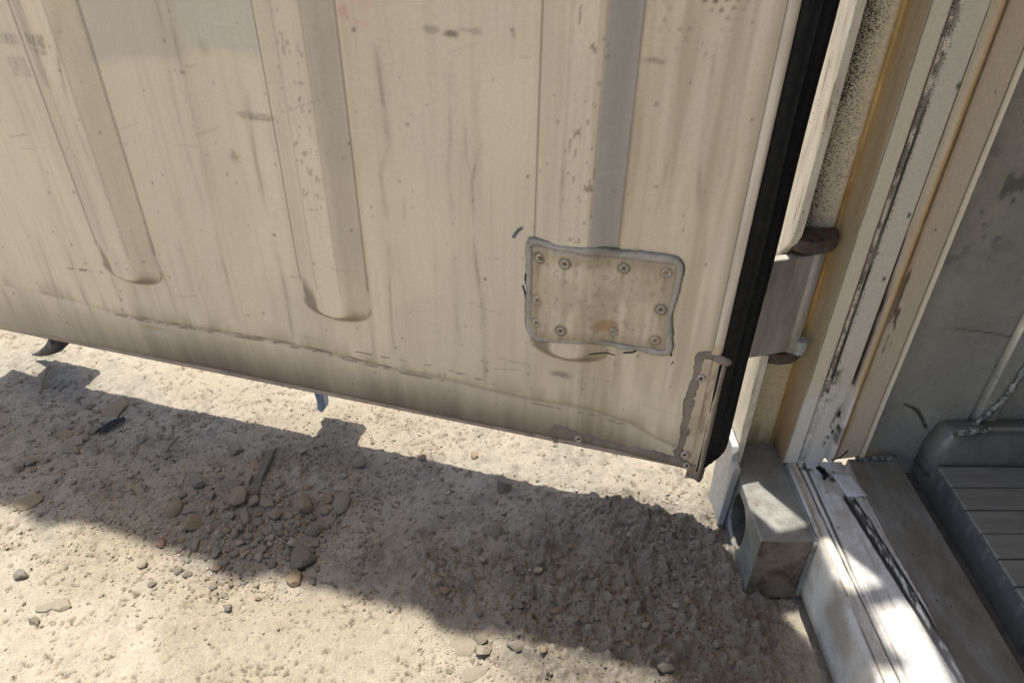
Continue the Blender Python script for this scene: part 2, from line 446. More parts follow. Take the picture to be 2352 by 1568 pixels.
# channel back, with mould specks thick in the shaded corner
zz = np.concatenate([np.arange(0.118, 1.1, 0.004), np.arange(1.1, 2.56, 0.15)])
xx = np.linspace(0.3705, 0.4320, 40)
Xc, Zc = np.meshgrid(xx, zz, indexing='ij')
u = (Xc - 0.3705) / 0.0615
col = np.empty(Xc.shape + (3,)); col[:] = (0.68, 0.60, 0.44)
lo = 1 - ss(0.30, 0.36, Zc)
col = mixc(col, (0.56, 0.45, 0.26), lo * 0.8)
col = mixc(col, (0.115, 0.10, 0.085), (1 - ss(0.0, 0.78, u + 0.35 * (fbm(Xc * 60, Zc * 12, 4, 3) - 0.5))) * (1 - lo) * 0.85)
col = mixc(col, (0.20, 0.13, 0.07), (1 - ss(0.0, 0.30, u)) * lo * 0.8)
col = mixc(col, (0.16, 0.10, 0.05), (1 - ss(0.12, 0.19, Zc + 0.05 * fbm(Xc * 60, Zc * 20, 9, 3))) * 0.8)
col = mixc(col, (0.42, 0.26, 0.09), ss(0.86, 0.97, u) * 0.9)
stain = ss(0.45, 0.62, fbm(Xc * 120, Zc * 7, 19, 3)) * ss(0.47, 0.44, Zc) * ss(0.33, 0.36, Zc)
col = mixc(col, (0.26, 0.15, 0.06), np.clip(stain, 0, 1) * 0.75)
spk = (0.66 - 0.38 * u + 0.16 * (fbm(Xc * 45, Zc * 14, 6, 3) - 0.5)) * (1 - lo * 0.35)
P = np.stack([Xc, 0.862 + 0 * Xc, Zc], -1)
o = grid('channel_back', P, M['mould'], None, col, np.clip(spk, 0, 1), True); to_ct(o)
# ochre inner side of the channel
yy = np.linspace(0.862, 0.812, 30)
Yc, Zc = np.meshgrid(yy, zz, indexing='ij'); u = (0.862 - Yc) / 0.05
col = np.empty(Yc.shape + (3,)); col[:] = (0.62, 0.50, 0.315)
col = mixc(col, (0.60, 0.41, 0.15), (1 - ss(0.05, 0.55, u)) * 0.5 * ss(0.25, 0.5, Zc))
col = mixc(col, (0.44, 0.28, 0.11), ss(0.5, 0.7, fbm(Yc * 90, Zc * 9, 14, 4)) * 0.3)
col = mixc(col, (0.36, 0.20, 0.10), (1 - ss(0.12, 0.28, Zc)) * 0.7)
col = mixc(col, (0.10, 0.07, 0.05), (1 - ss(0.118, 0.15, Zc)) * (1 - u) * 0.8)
col = mixc(col, (0.55, 0.47, 0.36), ss(0.8, 1.0, u) * (1 - ss(0.2, 0.3, Zc)) * 0.5)
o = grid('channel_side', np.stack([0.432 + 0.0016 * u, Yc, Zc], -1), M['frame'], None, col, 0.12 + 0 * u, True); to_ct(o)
to_ct(MB().tube([(0.4315, 0.8610, 0.12), (0.4315, 0.8610, 2.55)], 0.0032, 8).build('channel_bead', plain('ochre_bead', (0.56, 0.40, 0.17), 0.5, 0, 0.3, 60, (0.30, 0.15, 0.05), (0.5, 0.7), (1, 1, 0.2)), None, smooth=True))
# solid post body behind the faces
to_ct(MB().prism([(0.3705, 0.8635), (0.4335, 0.8635), (0.4338, 0.838), (0.60, 0.850), (0.60, 0.93), (0.3705, 0.93)], 0.118, 2.55).build('corner_post', M['white_metal']))

# inner seal faces of the post: one formed strip, stepped in plan
def seal_y(x):
    y = np.interp(x, [0.4336, 0.4560, 0.4575, 0.4640, 0.4655, 0.4955, 0.4968, 0.5035, 0.5050, 0.5090, 0.5180, 0.5560, 0.5600, 0.5660, 0.5720],
                     [0.8120, 0.8120, 0.8150, 0.8150, 0.8120, 0.8135, 0.8230, 0.8230, 0.8120, 0.8105, 0.8200, 0.8260, 0.8300, 0.8260, 0.8440])
    return y
xx = np.arange(0.4336, 0.5722, 0.0010)
zz = np.concatenate([np.arange(0.124, 1.05, 0.0032), np.arange(1.05, 2.56, 0.15)])
Xc, Zc = np.meshgrid(xx, zz, indexing='ij')
wob = 0.0016 * (fbm(Xc * 2, Zc * 22, 5, 3) - 0.5)
XX = Xc + wob
wide = 1 - ss(0.23, 0.30, Zc)                                # foot wrapped in white tape
col = np.empty(Xc.shape + (3,)); col[:] = (0.74, 0.65, 0.50)
col = mixc(col, (0.70, 0.655, 0.53), ss(0.463, 0.467, XX) * (1 - ss(0.495, 0.498, XX)))
tan = ss(0.504, 0.507, XX)
col = mixc(col, (0.68, 0.56, 0.425), tan)
och = tan * (1 - ss(0.514, 0.524, XX + 0.012 * (fbm(Xc * 30, Zc * 9, 15, 3) - 0.5)))
col = mixc(col, (0.47, 0.29, 0.10), och * (0.45 + 0.6 * fbm(Xc * 200, Zc * 16, 16, 3)))
col = mixc(col, (0.16, 0.10, 0.05), (1 - ss(0.001, 0.004, np.abs(XX - 0.5155))) * ss(0.35, 0.6, fbm(Xc * 0, Zc * 16, 18, 3)) * 0.75)
col = mixc(col, (0.72, 0.64, 0.48), ss(0.5605, 0.563, XX) * (1 - ss(0.568, 0.571, XX)))
blk = np.maximum.reduce([
    (1 - ss(0.0003, 0.0016, np.abs(XX - 0.4350))) * 0.75,
    (1 - ss(0.0008, 0.0026, np.abs(XX - 0.4575))) * (0.55 + 0.6 * fbm(Xc * 90, Zc * 30, 24, 3)),
    (1 - ss(0.0006, 0.0020, np.abs(XX - 0.4650))) * ss(0.40, 0.65, fbm(Xc * 0 + 2, Zc * 9, 22, 3)),
    (1 - ss(0.0034, 0.0042, np.abs(XX - 0.5000 + 0.0010 * (Zc - 0.5)) + 0.0016 * ss(0.4, 0.6, Zc))) * ss(0.27, 0.275, Zc),
    (1 - ss(0.0006, 0.0018, np.abs(XX - 0.5585))) * 0.85])
dirty = (1 - ss(0.003, 0.008, np.abs(XX - 0.461))) * ss(0.42, 0.58, fbm(Xc * 260, Zc * 70, 26, 3))
blk = np.maximum(blk, dirty * 0.7)
col = mixc(col, (0.72, 0.69, 0.64), wide * (1 - ss(0.507, 0.512, XX + 0.01 * (fbm(Xc * 50, Zc * 50, 28, 3) - 0.5))) * 0.85)
mess = ss(0.50, 0.62, fbm(Xc * 170, Zc * 90, 29, 4)) * np.exp(-((Xc - 0.4975 - 0.03 * (Zc - 0.2)) / 0.009) ** 2) * (1 - ss(0.225, 0.25, Zc)) * ss(0.152, 0.165, Zc)
mess2 = ss(0.55, 0.66, fbm(Xc * 230, Zc * 120, 39, 4)) * np.exp(-((Xc - 0.466) / 0.010) ** 2) * (1 - ss(0.30, 0.32, Zc)) * ss(0.24, 0.26, Zc)
blk = np.maximum(blk * (1 - wide * 0.55), np.clip(mess * 1.6 + mess2, 0, 1))
for (sx_, sz_, sr_) in ((0.4935, 0.70, 0.0026), (0.4905, 0.545, 0.0022), (0.5360, 0.52, 0.0013), (0.5435, 0.69, 0.0010), (0.488, 0.455, 0.0022)):
    blk = np.maximum(blk, (1 - ss(sr_ * 0.6, sr_ * 1.5, np.hypot(Xc - sx_, (Zc - sz_) * 0.8))) * 0.85)
col = mixc(col, (0.022, 0.020, 0.018), np.clip(blk, 0, 1))
rag = ss(0.52, 0.66, fbm(Xc * 140, Zc * 36, 30, 3)) * (1 - ss(0.004, 0.012, np.abs(XX - 0.527))) * ss(0.30, 0.33, Zc) * (1 - ss(0.47, 0.5, Zc))
col = mixc(col, (0.07, 0.05, 0.03), rag * 0.8)
spk = 0.20 * (1 - ss(0.004, 0.016, np.abs(XX - 0.463))) + 0.06
Yv = seal_y(Xc) + 0.0018 * wide * (fbm(Xc * 40, Zc * 40, 35, 3))
o = grid('post_seal_face', np.stack([Xc, Yv, Zc], -1), M['frame'], None, col, spk + 0.16 * (XX < 0.47), True); to_ct(o)

# hinge lugs welded in the channel
def lug(z0, z1, mat, yf):
    pts = [(0.3655, 0.861)]
    pts += [(0.3655, yf + 0.022), (0.369, yf + 0.010), (0.378, yf + 0.002), (0.392, yf - 0.001), (0.408, yf + 0.003), (0.4195, yf + 0.010), (0.4275, yf + 0.020), (0.4312, 0.861)]
    return to_ct(MB().prism(pts, z0, z1).build('hinge_lug', mat, None, 0.002))
lug(0.486, 0.504, M['rustdark'], 0.818)
lug(0.304, 0.322, M['rustdark'], 0.826)
to_ct(MB().prism([(0.404, 0.828), (0.409, 0.8215), (0.4195, 0.8225), (0.4265, 0.834), (0.418, 0.846), (0.407, 0.842)], 0.3225, 0.345).build('hinge_pin_cap', M['galv'], None, 0.003))

# ---- door sill
SY0, SY1 = -1.40, 0.815
to_ct(MB().box(0.4390, 0.536, SY0, SY1, 0.0125, 0.117).build('sill_beam', M['white_metal'], None, 0.002))
xs = [(0.4378, 0.013), (0.4378, 0.03), (0.4378, 0.05), (0.4378, 0.07), (0.4378, 0.09), (0.4378, 0.100), (0.4380, 0.112), (0.4386, 0.118), (0.4400, 0.1215), (0.4425, 0.1235)]
xs += [(x, 0.1245) for x in np.arange(0.4440, 0.5400, 0.0011)]
xs = np.array(xs)
ys = np.concatenate([np.arange(SY0, 0.36, 0.08), np.arange(0.36, SY1, 0.0026), [SY1]])
I, Yc = np.meshgrid(np.arange(len(xs)), ys, indexing='ij')
Xc = xs[I, 0]; Zc = xs[I, 1].copy()
top = I >= 10
tt = (0.805 - Yc) / 0.35
jit = 0.0014 * (fbm(Yc * 60, Xc * 0, 61, 3) - 0.5)
xa = 0.4610 + 0.004 * tt + jit; wa = np.interp(Yc, [0.45, 0.60, 0.72, 0.80], [0.0012, 0.0026, 0.0048, 0.0054])
da = np.abs(Xc - xa)
grooveA = (1 - ss(0.0006, 0.0020, np.abs(Xc - xa + wa))) + (1 - ss(0.0010, 0.0028, np.abs(Xc - xa - wa))) * ss(0.5, 0.68, Yc)
squig = (1 - ss(0.0, 0.002, da)) * ss(0.62, 0.7, Yc)
xg = 0.5010 + 0.034 * (0.76 - Yc) / 0.304 + jit
rel = Xc - xg
endc = 1 - ss(0.735, 0.752, Yc + 0.02 * (fbm(Xc * 150, Yc * 90, 62, 2) - 0.5))
tapew = np.interp(Yc, [0.45, 0.60, 0.70, 0.76], [0.009, 0.013, 0.015, 0.012])
tar = ss(-0.001, 0.0008, rel) * (1 - ss(tapew - 0.001, tapew + 0.0015, rel)) * endc
tex = ss(0.36, 0.50, fbm(Xc * 330, Yc * 75, 64, 4))
edgeL = (1 - ss(0.0016, 0.0038, np.abs(rel))) * endc; edgeR = (1 - ss(0.0010, 0.0028, np.abs(rel - tapew))) * endc
xe = np.interp(Yc, [0.40, 0.456, 0.793], [0.5505, 0.548, 0.526]) + 0.013 * (fbm(Yc * 45, Yc * 0 + 3, 66, 4) - 0.5) * ss(0.40, 0.55, 0.9 - Yc)
col = np.empty(Xc.shape + (3,)); col[:] = (0.60, 0.575, 0.515)
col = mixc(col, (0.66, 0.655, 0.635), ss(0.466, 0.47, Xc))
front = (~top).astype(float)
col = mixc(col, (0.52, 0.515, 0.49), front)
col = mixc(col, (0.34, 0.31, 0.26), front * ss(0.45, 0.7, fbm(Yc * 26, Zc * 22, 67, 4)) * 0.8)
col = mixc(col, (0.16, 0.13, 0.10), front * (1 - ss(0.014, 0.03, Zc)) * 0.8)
col = mixc(col, (0.27, 0.255, 0.23), top * ss(0.52, 0.72, fbm(Xc * 190, Yc * 14, 75, 4)) * 0.5)
col = mixc(col, (0.44, 0.42, 0.38), top * ss(0.5, 0.7, fbm(Xc * 60, Yc * 45, 76, 4)) * 0.5)
seam = (1 - ss(0.0010, 0.0030, np.abs(Xc - 0.4440))) * top * ss(0.35, 0.6, fbm(Yc * 20, Xc * 0, 68, 3))
col = mixc(col, (0.16, 0.11, 0.065), seam * 0.85)
far = ss(0.60, 0.74, Yc)
brown = top * (1 - ss(0.444, 0.456, Xc + 0.008 * (fbm(Yc * 40, Xc * 90, 69, 3) - 0.5))) * far
col = mixc(col, (0.33, 0.25, 0.16), brown * 0.7)
col = mixc(col, (0.42, 0.385, 0.32), ss(0.47, 0.475, Xc) * far * 0.7 * ss(0.4, 0.65, fbm(Xc * 70, Yc * 30, 70, 3)))
col = mixc(col, (0.40, 0.26, 0.12), (1 - ss(0.0003, 0.0012, np.abs(Xc - 0.4700 - 0.012 * (0.75 - Yc)))) * (1 - far) * 0.6)
col = mixc(col, (0.035, 0.032, 0.032), np.clip(grooveA, 0, 1) * top * (0.55 + 0.6 * fbm(Yc * 50, Xc * 300, 71, 2)).clip(0, 1))
col = mixc(col, (0.025, 0.024, 0.025), np.clip(tar * tex * 0.85 + edgeL + edgeR * 0.9, 0, 1) * (0.6 + 0.4 * ss(0.46, 0.56, Yc)))
blob = np.zeros_like(Xc)
for (bx, by, br) in ((0.492, 0.787, 0.0075), (0.497, 0.777, 0.006), (0.505, 0.793, 0.004), (0.470, 0.797, 0.004), (0.462, 0.80, 0.006), (0.479, 0.752, 0.003), (0.474, 0.686, 0.003)):
    blob = np.maximum(blob, 1 - ss(br * 0.45, br, np.hypot(Xc - bx, Yc - by) + 0.004 * (fbm(Xc * 200, Yc * 200, 72, 3) - 0.5)))
col = mixc(col, (0.03, 0.028, 0.028), blob * 0.9)
Zc = Zc + top * (-0.0022 * np.clip(grooveA, 0, 1) + 0.0016 * tar * (fbm(Xc * 300, Yc * 160, 73, 3)) + 0.002 * squig - 0.001 * edgeL)
Zc = Zc + top * 0.0012 * (fbm(Xc * 60, Yc * 30, 74, 3) - 0.5)
Zc = np.where(Xc > xe, Zc - 0.0065, Zc)
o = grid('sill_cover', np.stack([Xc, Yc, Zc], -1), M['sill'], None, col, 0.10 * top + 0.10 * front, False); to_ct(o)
# folded white tape in the corner between sill and post
b = MB()
for (x0, x1, ya, yb, za) in ((0.497, 0.527, 0.742, 0.790, 0.1262),):
    k = 7
    vs = []; fs = []
    for i in range(k):
        for j in range(k):
            x = x0 + (x1 - x0) * i / (k - 1) + random.uniform(-1, 1) * 0.0008 + (0.010 * (0.80 - (ya + (yb - ya) * j / (k - 1))) / 0.06 if x0 > 0.49 else 0)
            vs.append((x, ya + (yb - ya) * j / (k - 1) + random.uniform(-1, 1) * 0.001, za + random.uniform(0, 1) * 0.0022))
    for i in range(k - 1):
        for j in range(k - 1): fs.append((i * k + j, (i + 1) * k + j, (i + 1) * k + j + 1, i * k + j + 1))
    b.add(vs, fs)
o = b.build('white_tape', M['tape'], None, smooth=True)
mo = o.modifiers.new('solid', 'SOLIDIFY'); mo.thickness = 0.0012
to_ct(o)
to_ct(MB().tube([(0.486 + 0.0015 * math.sin(t * 3), 0.792 - 0.010 * t, 0.1285 + 0.003 * math.sin(t * 2.2)) for t in np.linspace(-1, 1.6, 12)], [0.0035 + 0.0016 * math.sin(k * 1.7) for k in range(12)], 7).build('sealant_lump', M['rubber'], None, smooth=True))
to_ct(MB().tube([(0.5035, 0.806, 0.137), (0.513, 0.803, 0.146), (0.523, 0.806, 0.158)], 0.0012, 6).build('loose_thread', M['plastic'], None, smooth=True))

# threshold plate, gutter, floor bars, lining
to_ct(MB().box(0.5400, 0.6190, SY0, 0.827, 0.04, 0.1195).build('threshold_plate', M['plate'], None, 0.002))
to_ct(MB().box(0.6192, 0.6590, SY0, 0.838, 0.03, 0.078).build('floor_gutter', M['gutter']))
to_ct(MB().box(0.6610, 5.6, SY0, 0.838, 0.03, 0.1305).build('floor_base', M['scuff']))
barm = None
y = 0.772
k = 0
while y > SY0:
    if barm is None:
        bb = MB().box(0.660, 5.58, -0.0203, 0.0203, 0.131, 0.139).box(0.660, 5.58, -0.004, 0.004, 0.106, 0.131)
        o = bb.build('floor_bar', M['floor'], None, 0.0018); barm = o.data
    else:
        o = bpy.data.objects.new('floor_bar', barm); COL.objects.link(o)
        mo = o.modifiers.new('bevel', 'BEVEL'); mo.width = 0.0018; mo.segments = 2; mo.limit_method = 'ANGLE'
    o.location = (0, y, -0.0006 * (k % 3)); to_ct(o); y -= 0.0425; k += 1
# small rubble at the wall foot on the plate
to_ct(weld('dirt_bead', [(0.552, 0.824, 0.122), (0.585, 0.825, 0.1235), (0.618, 0.827, 0.122)], 0.0042, M['broken'], 0.5))

# side wall lining
xx = np.concatenate([np.arange(0.5735, 1.0, 0.003), np.arange(1.0, 5.6, 0.4), [5.58]])
zz = np.concatenate([np.arange(0.106, 0.85, 0.003), np.arange(0.85, 2.6, 0.2), [2.6]])
Xc, Zc = np.meshgrid(xx, zz, indexing='ij')
col = np.empty(Xc.shape + (3,)); col[:] = (0.58, 0.565, 0.49)
col = col * (0.88 + 0.24 * fbm(Xc * 14, Zc * 3.2, 81, 4))[..., None]
col = mixc(col, (0.62, 0.57, 0.45), (1 - ss(0.60, 0.70, Xc + 0.06 * (fbm(Xc * 20, Zc * 6, 82, 3) - 0.5))) * ss(0.25, 0.6, Zc) * 0.6)
sm = ss(0.60, 0.70, fbm(Xc * 60, Zc * 60, 83, 4)) * ss(0.42, 0.55, Zc - (Xc - 0.62) * 0.6) * (1 - ss(0.56, 0.66, Zc))
col = mixc(col, (0.05, 0.048, 0.043), np.clip(sm, 0, 1) * 0.55)
for pts, w, a in (([(0.63, 0.359), (0.68, 0.352), (0.715, 0.345)], 0.0012, 0.6), ([(0.716, 0.12), (0.7165, 0.9)], 0.0014, 0.75), ([(0.605, 0.219), (0.628, 0.208), (0.653, 0.173)], 0.0022, 0.75), ([(0.618, 0.214), (0.636, 0.196), (0.652, 0.172)], 0.0020, 0.5), ([(0.72, 0.12), (0.735, 0.2), (0.748, 0.27)], 0.001, 0.3)):
    col = mixc(col, (0.03, 0.03, 0.028), (1 - ss(w * 0.5, w * 1.7, polydist(Xc, Zc, pts))) * a)
Yv = 0.842 + 0.0025 * (np.abs(Xc - 0.7165) < 0.0022) + 0.003 * (fbm(Xc * 3, Zc * 3, 84, 2) - 0.5) - 0.006 * ss(0.7180, 0.7195, Xc) * (Xc < 0.752)
o = grid('side_wall', np.stack([Xc, Yv, Zc], -1), M['wall'], None, col, 0.06 + 0 * Xc, True); to_ct(o)
to_ct(MB().box(0.60, 5.58, 0.8505, 0.93, 0.05, 2.6).build('wall_insulation', M['white_metal']))
to_ct(weld('torn_liner_edge', [(0.706, 0.832, 0.178), (0.728, 0.831, 0.205), (0.742, 0.831, 0.245), (0.749, 0.832, 0.30), (0.756, 0.832, 0.38), (0.765, 0.832, 0.5)], 0.0036, M['broken'], 0.6))
# scuff liner along the wall foot
prof = [(0.797, 0.140), (0.7985, 0.155), (0.8010, 0.175), (0.8045, 0.192), (0.8075, 0.1965), (0.838, 0.1975), (0.838, 0.107), (0.797, 0.107)]
vs = []; fs = []
stat = [(0.656, 0.50, 0.006), (0.660, 0.72, 0.003), (0.666, 0.90, 0.001), (0.674, 0.98, 0), (0.70, 1, 0)] + [(x, 1.02, 0) for x in (0.8, 1.0, 2.0, 5.58)]
for (x, s_, dy) in stat:
    for (yy_, z_) in prof: vs.append((x, yy_ + dy * 1.6 * (yy_ < 0.83), 0.107 + (z_ - 0.107) * s_ * 0.93))
n_ = len(prof)
for i in range(len(stat) - 1):
    for j in range(n_): fs.append((i * n_ + j, i * n_ + (j + 1) % n_, (i + 1) * n_ + (j + 1) % n_, (i + 1) * n_ + j))
fs += [tuple(range(n_))[::-1], tuple(range((len(stat) - 1) * n_, len(stat) * n_))]
to_ct(MB().add(vs, fs).build('scuff_liner', M['scuff'], None, smooth=True))
to_ct(weld('torn_liner_edge', [(0.672, 0.805, 0.194), (0.69, 0.804, 0.199), (0.705, 0.804, 0.204), (0.716, 0.804, 0.2035)], 0.0046, M['broken'], 0.6))
to_ct(weld('liner_lip', [(0.716, 0.805, 0.2035), (0.80, 0.805, 0.2055), (1.2, 0.805, 0.207)], 0.0036, M['floor'], 0.15))

# rest of the shell: it shuts the daylight out of the inside
to_ct(MB().box(0.362, 5.6, -1.6, 0.93, 2.6, 2.70).build('roof', M['white_metal']))
to_ct(MB().box(0.362, 0.52, -1.47, 0.81, 2.42, 2.5995).build('door_header', M['white_metal'], None, 0.004))
to_ct(MB().box(0.44, 5.6, -1.6, -1.42, 0.05, 2.5995).build('opposite_wall', M['white_metal']))
to_ct(MB().box(5.60, 5.68, -1.6, 0.93, 0.05, 2.70).build('end_wall', M['white_metal']))
to_ct(MB().box(0.66, 5.6, -1.42, 0.80, 0.0128, 0.0295).build('floor_pan', M['rod']))

# ------------------------------------------------------------------ container door (open, swung past square)
DR = empty('container_door', DOOR_O, -TH)
DR['kind'] = 'thing'
tag(DR, 'open beige container door with vertical ribs, riveted repair patch and black edge gasket', 'container door')
RIBS = (-0.2025, -0.5480, -0.8990)
def rib_h(x, z, end=True):
    h = 0
    for rc in RIBS + (-1.2445,):
        t = np.abs(x - rc)
        if end: t = np.hypot(t, 2.0 * np.clip(0.196 - z, 0, None))
        h = np.maximum(h, 0.62 * np.clip((0.0525 - t) / 0.035, 0, 1) + 0.38 * ss(0.0525, 0.0175, t))
    return 0.018 * h
CRX = [-1.37, -1.20, -1.05, -0.965, -0.877, -0.776, -0.682, -0.555, -0.459, -0.389, -0.321, -0.252, -0.163, -0.103, -0.06, -0.016]
CRZ = [0.118, 0.116, 0.108, 0.101, 0.098, 0.102, 0.105, 0.100, 0.094, 0.095, 0.088, 0.085, 0.088, 0.075, 0.056, 0.045]
def skin_h(x, z, end=True):
    h = rib_h(x, z, end)
    zc = np.interp(x, CRX, CRZ)
    d = z - zc
    amp = np.interp(x, [-1.3, -1.1, -0.95, -0.7, -0.4, -0.28, -0.2, -0.06, -0.03], [0.35, 0.6, 1.0, 1.0, 0.8, 0.6, 0.9, 0.8, 0.2])
    b = np.clip(-d / zc, 0, 1)
    h = h - amp * 0.008 * (0.55 * b + 0.45 * b ** 2.2)             # dented inwards below the crease
    h = h - amp * 0.0022 * np.exp(-np.abs(d) / 0.004)
    h = h + 0.0045 * (fbm(x * 5, z * 4, 91, 3) - 0.5) + 0.0009 * (fbm(x * 40, z * 22, 92, 3) - 0.5)
    h = h - 0.003 * ss(0.022, 0.010, z)
    h = h - 0.004 * np.exp(-(((x + 0.895) / 0.022) ** 2 + ((z - 0.079) / 0.006) ** 2))
    return h
def loc(P): return P
dx_ = np.concatenate([np.arange(-1.36, -0.016, 0.0023), [-0.016]])
dz_ = np.concatenate([np.arange(0.0125, 0.67, 0.0023), np.arange(0.68, 2.46, 0.06), [2.46]])
Xd, Zd = np.meshgrid(dx_, dz_, indexing='ij')
Hd = skin_h(Xd, Zd)
base = np.array((0.79, 0.675, 0.50))
col = np.empty(Xd.shape + (3,)); col[:] = base
col = col * (0.94 + 0.12 * fbm(Xd * 6, Zd * 5, 101, 4))[..., None]
col = mixc(col, (0.69, 0.60, 0.465), ss(0.42, 0.62, fbm(Xd * 10 + 4, Zd * 6, 102, 3)) * 0.55)
brown = ss(0.44, 0.66, fbm(Xd * 26, Zd * 2.2, 103, 4))
col = mixc(col, (0.50, 0.40, 0.27), brown * (0.14 + 0.24 * ss(-0.35, -0.1, Xd)) )
col = mixc(col, (0.36, 0.28, 0.18), ss(0.48, 0.7, fbm(Xd * 70, Zd * 3.5, 104, 3)) * 0.35 * ss(-0.3, -0.18, Xd))
col = mixc(col, (0.56, 0.46, 0.33), ss(0.5, 0.75, fbm(Xd * 150, Zd * 5, 105, 3)) * 0.22)
# rib flanks: shading by tilt painted into the colour, greyer on the right
for rc in RIBS:
    fl = ss(rc + 0.016, rc + 0.022, Xd) * (1 - ss(rc + 0.049, rc + 0.053, Xd)) * ss(0.22, 0.30, Zd)
    col = mixc(col, (0.44, 0.425, 0.405), fl * (0.8 if rc > -0.3 else 0.25 if rc > -0.7 else 0.0))
    fr = ss(rc - 0.053, rc - 0.049, Xd) * (1 - ss(rc - 0.022, rc - 0.017, Xd)) * ss(0.2, 0.28, Zd)
    col = mixc(col, (0.40, 0.345, 0.25), fr * 0.25)
# cleaned grey rectangle top left
w = 0.012 * (fbm(Xd * 30, Zd * 30, 106, 3) - 0.5)
rect = ss(-0.858, -0.846, Xd + w) * (1 - ss(-0.70, -0.655, Xd + (0.6 - Zd) * 0.5 + w)) * ss(0.515, 0.535, Zd - (Xd + 0.76) * 0.12 + w)
col = mixc(col, (0.50, 0.45, 0.37), rect * 0.55)
rect2 = ss(-0.72, -0.69, Xd + w) * (1 - ss(-0.605, -0.60, Xd)) * ss(0.535, 0.55, Zd + w)
col = mixc(col, (0.56, 0.52, 0.44), rect2 * 0.6)
# grimy printed bands at the far left rib
for (xa, xb, za, zb, a) in ((-0.940, -0.900, 0.533, 0.547, 0.65), (-0.940, -0.902, 0.523, 0.530, 0.5), (-0.99, -0.958, 0.527, 0.540, 0.55), (-0.99, -0.958, 0.485, 0.51, 0.3), (-0.942, -0.918, 0.548, 0.60, 0.35), (-0.938, -0.915, 0.48, 0.522, 0.35)):
    msk = ss(xa - 0.004, xa + 0.003, Xd) * (1 - ss(xb - 0.003, xb + 0.004, Xd)) * ss(za - 0.003, za + 0.002, Zd) * (1 - ss(zb - 0.002, zb + 0.003, Zd))
    col = mixc(col, (0.17, 0.145, 0.11), msk * a * (0.4 + 0.6 * ss(0.35, 0.65, fbm(Xd * 260, Zd * 60, 107, 3))))
# dirt runs
RUNS = [[(-0.731, 0.64), (-0.731, 0.557), (-0.740, 0.485), (-0.743, 0.415), (-0.736, 0.331), (-0.737, 0.293)], [(-0.717, 0.66), (-0.717, 0.558), (-0.718, 0.495), (-0.720, 0.418), (-0.720, 0.323), (-0.720, 0.296)],
 [(-0.868, 0.588), (-0.888, 0.511), (-0.895, 0.447), (-0.892, 0.381), (-0.880, 0.311)], [(-0.958, 0.26), (-0.946, 0.177), (-0.943, 0.131), (-0.943, 0.091)], [(-0.847, 0.277), (-0.847, 0.22), (-0.841, 0.171), (-0.84, 0.111)],
 [(-0.727, 0.295), (-0.726, 0.223), (-0.728, 0.116)], [(-1.067, 0.238), (-1.067, 0.194), (-1.071, 0.13), (-1.087, 0.056)], [(-1.014, 0.221), (-1.017, 0.164), (-1.015, 0.111), (-1.014, 0.076)], [(-1.188, 0.12), (-1.187, 0.085), (-1.192, 0.041)],
 [(-0.633, 0.3), (-0.63, 0.22), (-0.636, 0.079)], [(-0.903, 0.253), (-0.905, 0.186), (-0.911, 0.12)], [(-0.794, 0.27), (-0.796, 0.211), (-0.8, 0.141)], [(-0.631, 0.503), (-0.637, 0.408), (-0.635, 0.324)],
 [(-0.362, 0.558), (-0.363, 0.478), (-0.368, 0.422), (-0.363, 0.35)], [(-0.326, 0.564), (-0.33, 0.516), (-0.327, 0.464), (-0.337, 0.417), (-0.337, 0.354)], [(-0.451, 0.579), (-0.447, 0.486), (-0.445, 0.45), (-0.458, 0.411), (-0.454, 0.336)],
 [(-0.344, 0.507), (-0.344, 0.444), (-0.326, 0.399), (-0.322, 0.356)], [(-0.393, 0.398), (-0.387, 0.36)], [(-0.429, 0.385), (-0.431, 0.34)], [(-0.454, 0.336), (-0.461, 0.245), (-0.465, 0.102)], [(-0.364, 0.35), (-0.362, 0.215), (-0.358, 0.14)],
 [(-0.337, 0.346), (-0.325, 0.222), (-0.323, 0.093)], [(-0.496, 0.33), (-0.495, 0.214), (-0.499, 0.095)], [(-0.388, 0.333), (-0.392, 0.248)], [(-0.201, 0.179), (-0.194, 0.097)], [(-0.181, 0.179), (-0.181, 0.1)], [(-0.137, 0.188), (-0.139, 0.121)],
 [(-0.094, 0.183), (-0.091, 0.109)], [(-0.256, 0.167), (-0.256, 0.095)], [(-0.221, 0.494), (-0.222, 0.372)], [(-0.103, 0.507), (-0.112, 0.388)], [(-0.075, 0.6), (-0.073, 0.494), (-0.064, 0.408)]]
wx = Xd + 0.0035 * (fbm(Xd * 4, Zd * 16, 108, 3) - 0.5)
run = np.zeros_like(Xd)
for i, pts in enumerate(RUNS):
    d = polydist(wx, Zd, pts)
    st = (0.30 + 0.22 * ((i * 37) % 10) / 10) * (0.45 + 0.9 * vn(Zd * 18, Zd * 0 + i, 109))
    z0_, z1_ = min(p[1] for p in pts), max(p[1] for p in pts)
    brk = (0.25 + 0.75 * ss(0.35, 0.62, fbm(Xd * 30, Zd * 24 + i, 119, 3)))
    fade = ss(z0_ - 0.01, z0_ + 0.05, Zd) * (1 - ss(z1_ - 0.04, z1_ + 0.015, Zd))
    wd = 0.0026 + 0.0028 * vn(Zd * 9, Zd * 0 + i, 120)
    run = np.maximum(run, np.clip((1 - ss(0.0002, wd, d)) * st * brk + 0.26 * (1 - ss(0.001, 0.013, d)) * st, 0, 1) * fade)
col = mixc(col, (0.25, 0.20, 0.135), run * 0.85)
